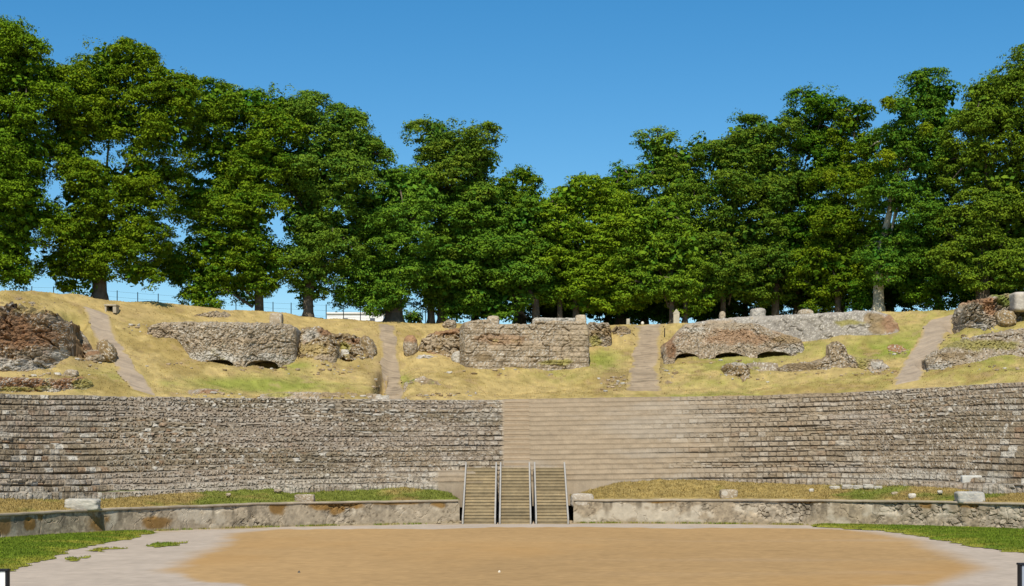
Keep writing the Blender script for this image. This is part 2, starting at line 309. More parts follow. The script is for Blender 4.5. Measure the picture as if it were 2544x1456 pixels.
# ------------------------------------------------------------------ seating bank
fan = empty('seating_bank', (XC, YC+R+8, 4), 'broad curved bank of worn stone seat rows between the low wall and the dry slope', 'seating')
fan_rows = []
NR = 18; phs = np.radians(np.arange(-76, 62, .085)); T0 = 3.5
z1 = np.interp(phs, PHI, ZT[1]); z2 = np.interp(phs, PHI, ZT[2])
def smoothness(X, q): return np.maximum(sst(X, 1243, 1252)*(1-sst(X+60*np.sin(q*2.3)+40*vn(X*.05, q*2.), 1560, 1990)), sst(X, 1080, 1092)*(X < 1200)*(q < 3.2))
def coursed(X, q): return np.clip(np.interp(X, [0, 230, 330, 650, 900, 1240, 1260, 1800, 2060, 2200, 2380, 2543], [1, 1, .3, .25, .45, .75, 1, 1, 1, .45, .55, .9])+.35*(1-q/NR)**2-.22, 0, 1)
NP = 9
for kr in range(NR):
    f = np.linspace(0, 1, NP); pq, ff = np.meshgrid(phs, f, indexing='ij'); q = kr+ff
    Z1, Z2 = z1[:, None], z2[:, None]; dz = (Z2-Z1)/NR; ds = 9.45/NR
    r0 = R+T0+kr*ds; xa = XC+r0*np.sin(pq); ya = YC+r0*np.cos(pq); X = CX+F*xa/ya
    sm = smoothness(X, q); co = coursed(X, q); rub = (1-co)*(1-sm)
    arc = pq*(R+9)
    wob = .035*vn(arc*.4, kr*3.1, s=90)*(1-sm)
    zst = kr*dz+dz*np.clip(ff/.62, 0, 1); sst_ = kr*ds+ds*np.clip((ff-.62)/.38, 0, 1)
    zsl = q*dz; ssl = q*ds
    k2 = np.clip(rub*.42+.08*(1-sm)+.25*sst(fbm(arc*.2, kr*.4, s=19), .1, .4)*(1-sm), 0, 1); zz = lerp(zst, zsl, k2)+wob; s_ = lerp(sst_, ssl, k2)
    hv = zz+Z1                       # height, for the stone pattern
    w = arc+.12*fbm(arc*1.3, hv*2, s=12)
    h1, a1, b1 = cells(w/lerp(.24, .42, sst(fbm(arc*.25, kr*.5, s=13), -.1, .3))+kr*7.7, q*2.3+.3*fbm(arc*.6, q, s=14), s=1, jit=.9)          # rubble stones
    fr = np.clip(ff/.62, 0, .999)+.05*fbm(arc*.5, kr*5., s=15); two = (vn(arc*.13, kr*2.7, s=16) > .45).astype(float); lay = np.floor(fr*2)*two; fl_ = np.where(two > 0, (fr*2) % 1, fr)
    wj = w+.35*fbm(w*1.1, kr*3.3+lay*9, s=17); L = .34+.2*hsh(kr, lay, 3); bi = wj/L+hsh(kr, lay, 1)*9; bu = bi % 1; hb = hsh(np.floor(bi), kr, lay, 5)
    jx = np.minimum(bu, 1-bu)*L; jy = np.minimum(fl_, 1-fl_)*np.where(two > 0, .12, .24)
    joint_b = 1-sst(np.minimum(jx, np.abs(jy)+.012), .0, .055); joint_b = joint_b*sst(hsh(np.floor(bi*.5), kr, 8)+.5*vn(arc*.8, q, s=18), .05, .5); joint_r = 1-sst(b1-a1, .02, .26)
    joint = lerp(joint_r, joint_b, co); hs_ = lerp(h1, hb, sst(co, .3, .7))
    amp = lerp(.12, .075, co)*(1-sm*.93)*(1+.5*(X < 300)); miss = (hs_ > .93)*(1-sm)*.11
    disp = amp*(hs_-.35)-amp*1.15*joint*(1+.4*(X < 280)*(hs_ > .5))-miss+.03*fbm(arc*3, hv*5, s=33)*(1-sm)+.012*vn(arc*2, hv*3, s=34)
    disp = disp-.05*(1-sst(ff, .0, .10))*(1-.35*rub)*(kr > 0)*lerp(1, .35+.3*vn(arc*.3, kr*3.), sm)+.025*sst(ff, .5, .6)*(ff < .64)*(1-rub)   # shadow gap under each nosing
    edgef = np.minimum(ff, 1-ff)*9; disp = disp*np.where(kr == 0, 1, 1)
    rr = R+T0+s_-disp*.92; x = XC+rr*np.sin(pq); y = YC+rr*np.cos(pq); zv = Z1+zz+disp*.28
    if kr == 0: zv[:, 0] -= 1.1
    tint = fbm(arc*.12, q*.35, s=44); lich = sst(fbm(arc*.35, q*.8, s=45), .1, .5)
    base = lerp(GREY, np.array((.40, .36, .29)), (sst(hs_, .45, .98))[..., None]); base = base*(.90+.42*tint+.40*(hs_-.5))[..., None]; mos = sst(fbm(arc*.18, q*.3, s=57), .12, .45)*(1-sm); base = lerp(base, np.array((.20, .165, .10)), (mos*.5)[..., None])
    base = np.where(((hs_*37) % 1 > .90)[..., None], PALE*.98, base); base = np.where(((hs_*61) % 1 > .93)[..., None], lerp(base, RED*1.6, .4), base)
    base = lerp(base, TAN*.95, (np.exp(-((X-1950)/230)**2)*.6)[..., None])
    base = lerp(base, np.array((.30, .25, .20)), (sst(tint, .05, .4)*.5)[..., None]); base = lerp(base, PALE*.85, (lich*.35*(q > 12))[..., None])
    base = lerp(base, np.array((.47, .44, .37)), (np.exp(-((q-1.6)/1.3)**2)*sst(fbm(arc*.5, q, s=47), -.3, .3)*.7*(X > 1950))[..., None])
    base = lerp(base, np.array((.47, .42, .335)), (np.exp(-((q-.4)/2.2)**2)*.9*(X < 1150)*sst(fbm(arc*.4, q, s=49), -.4, .2))[..., None])
    dirt = np.array((.11, .08, .05)); base = lerp(base, dirt, (joint*.8)[..., None])
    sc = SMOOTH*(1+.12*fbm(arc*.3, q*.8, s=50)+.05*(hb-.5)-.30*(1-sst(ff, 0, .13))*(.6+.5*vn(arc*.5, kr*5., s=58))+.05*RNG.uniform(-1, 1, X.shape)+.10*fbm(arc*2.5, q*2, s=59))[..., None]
    sc = lerp(sc, np.array((.41, .36, .29)), (sst(fbm(arc*.25, q*.5, s=52)+.3*sst(X, 1400, 1700), .05, .5)*.5)[..., None])
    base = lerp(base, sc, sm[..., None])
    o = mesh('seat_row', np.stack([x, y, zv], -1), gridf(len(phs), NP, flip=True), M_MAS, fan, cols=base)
    o.data.materials.append(M_PAV); fs = (sm[:-1, :-1] > .5).astype(np.int32).ravel(); o.data.polygons.foreach_set('material_index', fs)
# central stair cut in the smooth rows
xs0, xs1 = [(X-CX)/F*92 for X in (1252, 1316)]; V_, F_, C_ = [], [], []
zb = float(np.interp(math.atan2(.0-XC, 32), PHI, ZT[1])); zt = float(np.interp(math.atan2(0-XC, 39), PHI, ZT[2])); n = NR*2
for i in range(n):
    s = T0+9.45*i/n; yb = YC+math.sqrt((R+s)**2-XC**2)-.06; z0 = lerp(zb, zt, i/n); z1_ = lerp(zb, zt, (i+1)/n); b = len(V_); ybk = yb+.75
    e = .02
    V_ += [(xs0, yb, z0-.3), (xs1, yb, z0-.3), (xs1, yb-.0, z1_-.05), (xs0, yb-.0, z1_-.05), (xs1, yb-e, z1_-.05), (xs0, yb-e, z1_-.05), (xs1, yb-e, z1_), (xs0, yb-e, z1_), (xs1, ybk, z1_), (xs0, ybk, z1_)]
    F_ += [(b, b+1, b+2, b+3), (b+3, b+2, b+4, b+5), (b+5, b+4, b+6, b+7), (b+7, b+6, b+8, b+9)]
    C_ += [SMOOTH*np.array((1.02, .98, .94))*(1+.05*math.sin(i*7.1))]*10
mesh('stair_flight', V_, F_, M_PAV, fan, cols=np.array(C_))

# ------------------------------------------------------------------ lawn ledge between wall and seats
def ledge(X0, X1, Vl, sL, nm, label, warm):
    vf, sf = curve(Vl), curve(sL); p0, p1 = [np.interp(Xe, CX+F*(XC+R*np.sin(PHI[90:-90]))/(YC+R*np.cos(PHI[90:-90])), PHI[90:-90]) for Xe in (X0, X1)]
    phl = np.arange(p0, p1, .0028); t = np.linspace(0, 1, 60); pq, tt = np.meshgrid(phl, t, indexing='ij')
    xr = XC+(R+3)*np.sin(pq); yr = YC+(R+3)*np.cos(pq); X = CX+F*xr/yr; sL_ = sf(X); s = .12+(sL_-.12)*tt; x = XC+(R+s)*np.sin(pq); y = YC+(R+s)*np.cos(pq)
    n = fbm(x*.7, y*.7, s=101); yL = YC+(R+sL_)*np.cos(pq); zL = EH-(vf(X)-HZ)/F*yL
    z0 = np.interp(pq, PHI, ZT[0])+.015
    z = lerp(z0, zL, tt**1.15)+.10*n*np.sin(tt*3.14)+.05*fbm(x*3, y*3, s=103)*sst(tt, 0, .1)-.25*sst(tt, .93, 1)+.07*fbm(x*1.5, y*.5, s=104)*tt
    Vv = HZ-(z-EH)/y*F; g = sst(fbm(x*.35, y*.5, s=105)-warm(X), -.15, .25)
    c = lerp(np.array((.32, .235, .08)), np.array((.175, .195, .035)), g[..., None]); c = lerp(c, np.array((.34, .27, .16)), (sst(.12-tt, 0, .1)*.8)[..., None]); c = c*(1+.2*vn(x*4, y*4, s=5)+.15*n)[..., None]
    o = mesh(nm, np.stack([x, y, z], -1), gridf(*pq.shape, flip=True), M_TUR, cols=c, smooth=True); tag(o, label, 'grass', kind='stuff')
    q = (tt > .12) & (tt < .97); return np.stack([x, y, z], -1)[q], c[q]
pA, cA = ledge(-120, 1146, [(0, 1238), (120, 1240), (250, 1240), (420, 1226), (560, 1218), (680, 1211), (720, 1226), (780, 1222), (900, 1216), (1000, 1209), (1080, 1216), (1150, 1230)], [(0, 3.55), (1000, 3.5), (1150, 3.0)], 'grass_ledge', 'strip of green and rusty grass along the top of the left curved wall', lambda X: np.interp(X, [0, 250, 400, 520, 700, 760, 850, 1150], [.25, .5, .35, 0, -.05, .3, -.35, -.3]))
pB, cB = ledge(1424, 2640, [(1424, 1228), (1460, 1215), (1540, 1194), (1640, 1186), (1800, 1192), (1900, 1197), (2060, 1203), (2200, 1203), (2350, 1210), (2450, 1226), (2543, 1222), (2640, 1224)], [(1424, 3.2), (1600, 3.5), (2543, 3.55)], 'grass_ledge', 'strip of dry ochre grass along the top of the right curved wall', lambda X: np.interp(X, [1424, 1900, 2000, 2250, 2400, 2543], [.5, .55, .4, .35, .05, .0]))
blades('grass_blades', pA, cA, 26000, .09, 'rough grass blades on the ledge above the left curved wall')
blades('grass_blades', pB, cB, 26000, .08, 'dry grass blades on the ledge above the right curved wall')

# ------------------------------------------------------------------ low curved walls round the orchestra
def arena_wall(X0, X1, label, left):
    tb = PHI[90:-90]; xt = CX+F*(XC+R*np.sin(tb))/(YC+R*np.cos(tb)); p0, p1 = np.interp(X0, xt, tb), np.interp(X1, xt, tb)
    root = empty('curved_wall', (XC+R*math.sin((p0+p1)/2), YC+R*math.cos((p0+p1)/2), 0), label, 'wall')
    phw = np.arange(p0, p1+.0001, .0018); nzv = 26; t = np.linspace(0, 1, nzv); pq, tt = np.meshgrid(phw, t, indexing='ij')
    arc = pq*R; zt = np.interp(pq, PHI, ZT[0]); z = tt*zt; X = CX+F*(XC+R*np.sin(pq))/(YC+R*np.cos(pq))
    n1 = fbm(arc*.45, z*.7, s=120); n2 = fbm(arc*1.6, z*1.6, s=121)
    expo = np.interp(X, [0, 200, 350, 480, 560, 700, 850, 1000, 1140, 1420, 1560, 1700, 2000, 2120, 2250, 2543], [.0, -.4, -.1, .0, .1, .1, .3, .5, .15, -.9, -.7, .2, .2, -.05, .45, .6])
    ex = sst(n1+n2*.5+expo-.25+.25*(tt-.5), -.05, .25)
    h, a, b = cells(arc/.30+.9*n2+.5*n1, z/.24+.7*n1+.25*n2, s=9, jit=.98); joint = (1-sst(b-a, .02, .22))*sst(vn(arc*1.9, z*1.9, s=135), -.5, .3)
    crk = (1-sst(np.abs(fbm(arc*.9, z*.7, s=123)), .0, .035))
    disp = ex*(-.06+.07*(h-.5)-.10*joint)+.02*n2-.03*crk
    rr = R-.0-disp*1.0-.06*(1-tt); x = XC+rr*np.sin(pq); y = YC+rr*np.cos(pq)
    pc = np.array((.35, .29, .205))*(1+.18*n1+.12*n2)[..., None]; pc = lerp(pc, np.array((.34, .29, .20)), (sst(n1, .1, .45)*.6)[..., None])
    pc = np.where((X > 1422)[..., None], pc*np.array((.93, .90, .86)), pc)
    stc = np.array((.40, .34, .255))*(1+.45*(h-.5))[..., None]; c = lerp(pc, stc, (ex*.8)[..., None]); c = lerp(c, np.array((.10, .075, .045)), (np.clip(ex*joint*.7+crk*.6*sst(n1, -.3, .1), 0, 1))[..., None])
    pit, pa, pb = cells(arc/.11, z/.10, s=77, jit=1.); gr_ = (pit-.5)*.5+.35*fbm(arc*6, z*6, s=78); c = c*(1+gr_*(.55+.45*sst(n1, -.3, .3)))[..., None]; c = lerp(c, np.array((.09, .07, .045)), (sst(pit, .88, .93)*sst(n2+.4, .1, .4)*.7)[..., None])
    net = (1-sst(pb_ := cells(arc/.33+.8*n2, z/.30+.8*n1, s=79, jit=1.)[2]-cells(arc/.33+.8*n2, z/.30+.8*n1, s=79, jit=1.)[1], .0, .09))*sst(fbm(arc*.5, z, s=80), -.1, .2); c = lerp(c, np.array((.13, .10, .065)), (net*.6)[..., None])
    strk = sst(vn(arc*2.4, z*.5, s=130)+.6*vn(arc*7, z*.9, s=131), .12, .75)*sst(tt+.4*n1, .1, .8); c = lerp(c, np.array((.12, .10, .07)), (strk*.75)[..., None])
    spk = sst(fbm(arc*4, z*4, s=133), .12, .4)*sst(n1+.3*n2+.1, -.1, .3); c = lerp(c, np.array((.20, .165, .115)), (spk*.8)[..., None]); pal_ = sst(fbm(arc*.8, z*1.2, s=134), .1, .35); c = lerp(c, np.array((.47, .415, .32)), (pal_*.75*(1-strk))[..., None])
    lich = 0
    for lx, lt, lw, lh in ([(8, .55, 26, .45), (72, .55, 16, .35), (100, .85, 8, .2), (688, .8, 26, .4), (810, .85, 45, .2), (840, .7, 20, .25), (880, .9, 30, .2), (1000, .95, 70, .12), (1085, .85, 25, .2), (250, .6, 55, .9), (390, .3, 40, .3)] if left else [(1640, .95, 40, .1), (2300, .9, 20, .2), (2000, .95, 60, .08), (2400, .9, 30, .12)]):
        lich = np.maximum(lich, np.exp(-(np.abs(X-lx)/lw)**2.5-(np.abs(tt-lt)/lh)**2.5)*(.5 if lw > 50 and lh > .5 else 1))
    c = lerp(c, np.array((.20, .105, .018)), (sst(lich+.5*n2, .35, .7)*.85)[..., None])
    c = lerp(c, np.array((.29, .235, .135)), (sst(.14-tt+.06*n2, 0, .1)*.6)[..., None])
    mesh('wall_face', np.stack([x, y, z], -1), gridf(*pq.shape), M_PLA, root, cols=c)
    t2 = np.array([(-.05, -.06), (-.075, -.02), (-.07, .035), (-.03, .05), (.5, .04), (.55, -.4)]); pw = phw[::3]; n3 = .012*vn(pw*R*1.5, 0, s=3)[:, None]+.02*fbm(pw*R*.7, 0, s=6)[:, None]
    rr = R+t2[None, :, 0]+n3; zz = np.interp(pw, PHI, ZT[0])[:, None]+t2[None, :, 1]+n3*.8
    cx = np.array((.36, .30, .22))*(1+.18*vn(pw*R*1.2, 1, s=4))[:, None, None]*np.ones((1, 6, 1))
    mesh('coping', np.stack([XC+rr*np.sin(pw)[:, None], YC+rr*np.cos(pw)[:, None], zz], -1), gridf(len(pw), 6), M_PLA, root, cols=cx)
arena_wall(-140, 1143, 'low curved plastered wall left of the wooden stairs with rusty lichen patches', True)
arena_wall(1424, 2660, 'low curved plastered wall right of the wooden stairs showing bare stones near its far end', False)

# ------------------------------------------------------------------ three wooden stair flights
y0 = float(ringY(1283, 0))-.92; NS = 18; rise, run = .163, .322
fl = [(1150, 1229, 'timber stair flight in the left of the three beside the grass strip'), (1242, 1317, 'timber stair flight in the middle of the three below the smooth stone stair'), (1332, 1410, 'timber stair flight in the right of the three beside the bare plaster wall')]
for i, (xa, xb, lab) in enumerate(fl):
    x0, x1 = [(X-CX)/F*y0 for X in (xa, xb)]
    root = empty('wooden_stair', ((x0+x1)/2, y0, 0), lab, 'stairs', 'wooden stair flights to the seats')
    for k in range(NS):
        m = MB(); z = rise*(k+1); y = y0+run*k; jx = random.uniform(-.012, .012)
        m.box(x0+.01+jx, x1-.01+jx, y-.035, y+run+.005, z-.045, z); m.box(x0+.015, x1-.015, y+.0, y+.03, z-rise+.0, z-.046)
        m.build('tread', M_TREAD, root)
    for sx, wd in ((x0-.055, .085), (x1-.03, .085)):
        m = MB(); m.prism([(y0-.25, -.0), (y0-.25, .34), (y0+run*NS+.1, rise*NS+.32), (y0+run*NS+.1, rise*NS-.2)], sx, sx+wd)
        m.build('side_board', M_RAIL, root, bevel=.012)
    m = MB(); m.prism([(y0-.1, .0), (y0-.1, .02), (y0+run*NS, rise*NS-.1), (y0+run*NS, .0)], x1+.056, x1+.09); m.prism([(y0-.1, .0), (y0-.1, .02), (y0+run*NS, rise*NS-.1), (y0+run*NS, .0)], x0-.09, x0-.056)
    m.build('stair_gap_shade', M_DARK, root)  # added near-black panels stand in for the shaded gaps beside each flight

# ------------------------------------------------------------------ ruins
def palette(x, z, X, V, base, zones, hs_, joint, seed):
    n = fbm(x*.5, z*.5, s=seed); n2 = fbm(x*1.8, z*1.8, s=seed+1)
    c = base*(1+.2*n+.12*n2+.5*(hs_-.5))[..., None]; c = np.where(((hs_*37) % 1 > .84)[..., None], PALE, c)
    for zx, zv, a, b, colr in zones:
        k = sst(np.exp(-((X-zx)/a)**2-((V-zv)/b)**2)+.65*n2+.3*n, .25, .65); c = lerp(c, colr*(1+.2*n2+.4*(hs_-.5))[..., None], (k*.85)[..., None])
    return lerp(c, np.array((.13, .10, .065)), (joint*.5)[..., None])
def relief(name, label, cat, top, base, thick=2.2, lean=.08, rnd=.35, stone=.34, amp=.09, base_col=GREY, zones=(), arches=(), course=0., parent=None, yoff=0., seed=1, ragged=3., jo=None, smax=27.9, edge=.0, tlabel=None, mt=None, end_rnd=None):
    tf, bf = curve(top), curve(base); X0, X1 = top[0][0], top[-1][0]; bt = np.array([hit(X, bf(X), smax) for X in np.linspace(X0, X1, 24)]); Ybf = lambda X: np.interp(X, np.linspace(X0, X1, 24), bt)
    Ym = float(bt.mean()); g = .06*F/Ym; n = max(8, int((X1-X0)/g)); Xs = np.linspace(X0, X1, n); Y0 = Ybf(Xs)+yoff
    Vt = tf(Xs)-ragged*(fbm(Xs*.11, seed*1.0, s=seed+50)+.6*fbm(Xs*.35, seed*2., s=seed+51)); Vb = bf(Xs)+5; Varch = Vb.copy()
    for ax, at, hw, hh in arches: k = np.abs(Xs-ax) < hw; Varch = np.where(k, np.minimum(Varch, at+hh*(1-np.sqrt(np.clip(1-((Xs-ax)/hw)**2, 0, 1)))), Varch)
    m = max(5, int((Vb-Vt).max()/g)); t = np.linspace(0, 1, m); V = lerp(Varch[:, None], Vt[:, None], t[None]); X = np.repeat(Xs[:, None], m, 1)
    sc = Y0[:, None]/F; x = (X-CX)*sc; z = EH-(V-HZ)*sc; zb = EH-(Vb[:, None]-HZ)*sc
    dT = (V-Vt[:, None])*sc; dE = np.minimum(X-X0, X1-X)*sc; rn = max(rnd, .01); d = np.minimum(dT, dE*(rn/(end_rnd or rn)))
    rounding = rn*(1-np.sqrt(np.clip(1-(1-np.clip(d/rn, 0, 1))**2, 0, 1)))
    stone = stone*.72; wx = x+.1*fbm(x*1.5, z*1.5, s=seed); h, a, b = cells(wx/stone+seed*3.3, z/(stone*.75)+.3*fbm(x*1.2, z*1.2, s=seed+2), s=seed, jit=.95); joint = 1-sst(b-a, .03, .25)
    if course:
        ch = .36; ci = np.floor((z+.05*fbm(x*.4, 0, s=seed))/ch); ub = wx/.55+hsh(ci, 1, 2)*7; hb = hsh(np.floor(ub), ci, 6); fu = ub % 1; fz = (z/ch) % 1
        jb = 1-sst(np.minimum(np.minimum(fu, 1-fu)*.55, np.minimum(fz, 1-fz)*ch), 0, .06); jl = 1-sst(np.minimum(fz, 1-fz)*ch, 0, .055)
        joint = lerp(joint, np.maximum(jb*.85, jl), course); h = lerp(h, hb, course*.8)
    big = fbm(x*.5, z*.6, s=seed+9); bgr = fbm(x*1.4, z*1.4, s=seed+8)
    jo = (.85 if course else .7) if jo is None else jo; fine = fbm(x*5, z*5, s=seed+7)
    disp = amp*(h-.4)*jo-amp*joint*jo*.9+amp*2.4*big+amp*1.6*bgr-amp*1.6*(1-sst(np.abs(fbm(x*.7, z*.7, s=seed+12)), 0, .07))+amp*.8*fine-amp*1.3*(h > .92)*jo; joint = joint*jo; h = lerp(.5+.4*fine, h, jo)
    y = Y0[:, None]+lean*(z-zb)+rounding-disp; c = palette(x, z, X, V, base_col, zones, h, joint, seed)
    zf = z+amp*.3*disp; yb = Y0[:, None]+lean*(z-zb)*0+thick+.0*z; yb = np.maximum(yb, y+.15)
    Fr = np.stack([x, y, zf], -1).reshape(-1, 3); Bk = np.stack([x, yb, z-.02], -1).reshape(-1, 3); i = np.arange(n*m).reshape(n, m); N = n*m
    fc = [gridf(n, m), gridf(n, m, N, True)]
    per_ = np.concatenate([i[:, 0], i[-1, 1:], i[::-1, -1][1:], i[0, ::-1][1:]]); LN = max(2, int(thick/.22)); P0, P1 = Fr[per_], Bk[per_]; ly = []
    for l in range(1, LN):
        f_ = l/LN; q = lerp(P0, P1, f_); a_ = amp*1.6*min(1, f_*4)*min(1, (1-f_)*4); ly.append(q+a_*np.stack([fbm(q[:, 0]*1.3, q[:, 1]*1.8, q[:, 2]*1.3, s=seed+20+e_) for e_ in (0, 1, 2)], -1)*np.array((1, .3, 1)))
    ids = [per_]+[2*N+np.arange(len(per_))+len(per_)*l for l in range(LN-1)]+[per_+N]
    for l in range(LN): e0, e1 = ids[l], ids[l+1]; fc.append(np.stack([e0[1:], e0[:-1], e1[:-1], e1[1:]], -1))
    lv = np.concatenate(ly) if ly else np.zeros((0, 3)); lc = np.tile(c.reshape(-1, 3)[per_], (LN-1, 1))*(1+.3*fbm(lv[:, 0]*3, lv[:, 1]*3, lv[:, 2]*3, s=seed)[:, None])
    cc = np.r_[c.reshape(-1, 3), c.reshape(-1, 3), lc]
    o = mesh(name, np.r_[Fr, Bk, lv], np.concatenate(fc), mt or (M_PLA if jo < .45 else M_MAS), parent, cols=cc)
    if parent is None: tag(o, label, cat)
    elif label: o['label'] = label
    return o
def rock(name, label, cat, X0, X1, Vt, Vb, depth=.8, pw=3., col=GREY, Y=None, seed=1, parent=None, rx=.0, mt=None, amp=.1, group=None, zones=(), sink=.06, tilt=0.):
    Xc = (X0+X1)/2; Y = Y or hit(Xc, Vb); sc = Y/F; hw = (X1-X0)/2*sc; h = (Vb-Vt)*sc; cx_, zb = (Xc-CX)*sc, EH-(Vb-HZ)*sc; hh = (h+sink)/2; cz = zb-sink+hh
    n = 34; th = np.linspace(-math.pi/2, math.pi/2, n); la = np.linspace(-math.pi, math.pi, 2*n, endpoint=True); T, A = np.meshgrid(th, la, indexing='ij')
    d = np.stack([np.cos(T)*np.cos(A), np.cos(T)*np.sin(A), np.sin(T)], -1); nr = (np.abs(d)**pw).sum(-1)**(1/pw); u = d/nr[..., None]
    ux, uy, uz = u[..., 0], u[..., 1], u[..., 2]; s0 = 1.7
    nn = fbm(d[..., 0]*s0+seed, d[..., 1]*s0, d[..., 2]*s0, s=seed); k = 1+amp*2*nn+amp*.5*fbm(d[..., 0]*6, d[..., 1]*6, d[..., 2]*6, s=seed+4)
    x = cx_+ux*k*hw+tilt*uz*hh; y = Y+depth/2+uy*k*depth/2; z = cz+uz*k*hh+rx*ux*hw; c = palette(x, z, CX+F*x/Y, HZ-(z-EH)/Y*F, col, zones, .5+.45*nn, 0*x, seed)
    o = mesh(name, np.stack([x, y, z], -1), gridf(n, 2*n, flip=True), mt or (M_PLA if pw > 6 or amp < .06 else M_MAS), parent, cols=c, smooth=True)
    if parent is None: tag(o, label, cat, group)
    return o

# left mound of red earth over rubble
o = relief('ruin_mound', 'large red-brown earth covered rubble mound at the left edge of the slope', 'ruin', [(-60, 748), (0, 748), (60, 756), (110, 775), (150, 800), (170, 850), (176, 895)], [(-60, 932), (0, 930), (80, 925), (130, 912), (160, 900), (176, 896)], thick=4, lean=.6, rnd=.8, end_rnd=.4, amp=.34, stone=.3, jo=.35, base_col=lerp(RED, BRN, .55)*.9, zones=[(50, 757, 70, 12, DRY*.85), (0, 800, 40, 25, RED), (70, 835, 60, 22, RED*1.1), (110, 780, 45, 14, GREY*.9), (90, 880, 70, 14, GREY*.8), (40, 905, 90, 14, PALE*.8), (150, 880, 22, 20, PALE), (20, 830, 70, 30, RED*1.1)], seed=3, ragged=9)
relief('ruin_wall', 'jagged grey rubble spur leaning against the right side of the red mound', 'ruin', [(140, 790), (165, 800), (190, 820), (208, 850), (222, 868)], [(140, 832), (180, 850), (205, 868), (222, 875)], thick=1.4, lean=.4, rnd=.3, amp=.14, base_col=GREY*.95, zones=[(215, 860, 20, 10, RED)], seed=4, ragged=5)
rock('rock', 'pinkish grey rock lying right of the red mound beside the leftmost path', 'rock', 208, 258, 868, 899, 1.0, 2.6, GREY, seed=5, amp=.2, zones=[(235, 875, 25, 8, RED)])
rock('rock', 'brown broken rock with a bright chip, nearest the leftmost path', 'rock', 240, 282, 845, 903, 1.2, 2.4, BRN, seed=8, amp=.22, tilt=-.3)
rock('rock', 'small pale stone lying on grass below the red mound, left one of a pair', 'rock', 124, 148, 925, 937, .5, 2.6, PALE, seed=9, amp=.18)
rock('rock', 'small grey stone lying on grass below the red mound, right one of a pair', 'rock', 156, 190, 918, 936, .6, 2.8, GREY, seed=10, amp=.18)
relief('ruin_wall', 'grey rubble scatter at the foot of the red mound on the left', 'ruin', [(-60, 900), (20, 896), (70, 900), (120, 903), (150, 912)], [(-60, 925), (0, 922), (80, 920), (150, 920)], thick=1.2, lean=1.2, rnd=.3, amp=.14, base_col=GREY*.85, zones=[(80, 915, 50, 8, PALE)], seed=6, ragged=5)
relief('ruin_wall', 'low wall stub overgrown with rusty brown plants just above the left seat rows', 'ruin', [(-60, 934), (0, 936), (60, 940), (130, 942), (190, 938), (222, 944), (229, 958)], [(-60, 974), (0, 974), (120, 975), (200, 973), (229, 968)], thick=1.6, lean=.15, rnd=.35, amp=.13, stone=.22, base_col=RED*1.25, zones=[(60, 965, 60, 8, OLIVE), (150, 972, 40, 7, PALE), (200, 950, 25, 10, OLIVE)], seed=7, ragged=4)
for i, (X0, X1, Vt, Vb, cl) in enumerate([(30, 52, 738, 748, BRN), (62, 84, 748, 758, GREY)]):
    rock('rock', ['brown rubble clod poking from the crest at the far left', 'grey rubble clod just below the crest at the far left'][i], 'rock', X0, X1, Vt, Vb, .8, 2.5, cl, seed=20+i, amp=.2)
# small rubble patches
relief('rubble_patch', 'small patch of pinkish stones set in the grass left of the two-arched ruin', 'rubble', [(322, 800), (345, 797), (372, 800)], [(322, 812), (345, 816), (372, 812)], thick=.6, lean=1.9, rnd=.15, amp=.07, base_col=TAN, zones=[(345, 806, 20, 8, RED*1.4)], seed=31)

# ruin with two arches
A = empty('arched_ruin', tpoint(600, 905), 'grey rubble ruin with two dark arches at its foot, left of the centre', 'ruin')
relief('wall', None, None, [(358, 826), (366, 806), (384, 797), (440, 797), (520, 796), (640, 797), (715, 800), (730, 812), (735, 860), (733, 898)], [(358, 838), (385, 848), (430, 850), (455, 868), (458, 888), (500, 905), (560, 908), (610, 911), (700, 906), (733, 902)], thick=4.2, lean=.22, rnd=.5, amp=.10, stone=.27, base_col=GREY*1.08, zones=[(600, 845, 120, 8, TAN), (500, 885, 80, 14, PALE), (400, 825, 40, 20, TAN), (650, 890, 90, 12, PALE*.9), (440, 862, 20, 8, OLIVE)], arches=[(541, 892, 38, 15), (651, 895, 39, 14)], course=.12, parent=A, seed=40, ragged=3)
relief('rubble_crest', 'reddish sloping rubble hump', None, [(362, 806), (400, 796), (450, 784), (520, 772), (560, 773), (585, 790), (592, 800)], [(362, 808), (450, 806), (540, 804), (592, 803)], thick=3., lean=.5, rnd=.4, amp=.13, stone=.25, base_col=BRN, zones=[(540, 785, 45, 12, GREY*1.1), (430, 795, 50, 6, RED)], parent=A, seed=41, yoff=.7, ragged=4)
rock('block', None, None, 668, 700, 776, 801, .9, 6, GREY*1.1, Y=hit(684, 890)+3.4, seed=42, parent=A, amp=.05, sink=.3)
relief('rubble_slope', 'mossy brown slope with a rubble foot', None, [(735, 812), (748, 806), (775, 800), (800, 812), (822, 838), (842, 860), (850, 880), (832, 908)], [(735, 903), (760, 906), (800, 912), (832, 912), (850, 905)], thick=3.5, lean=.95, rnd=.3, end_rnd=.12, amp=.26, stone=.32, jo=.35, base_col=BRN, zones=[(775, 870, 40, 22, DRY*.8), (800, 895, 50, 14, GREY), (765, 825, 25, 16, PALE*.8), (830, 900, 14, 16, GREY), (800, 815, 30, 14, RED)], parent=A, seed=43, ragged=4)
relief('ruin_slab', 'tilted brown rubble slab with a mossy face right of the two-arched ruin', 'ruin', [(815, 826), (835, 826), (858, 824), (885, 832), (908, 846), (920, 866), (928, 884)], [(815, 850), (838, 862), (850, 880), (862, 890), (900, 890), (928, 892)], thick=2., lean=.6, rnd=.25, end_rnd=.12, amp=.22, jo=.4, base_col=BRN*.95, zones=[(855, 865, 16, 16, OLIVE), (890, 845, 30, 10, RED)], seed=45, ragged=4)
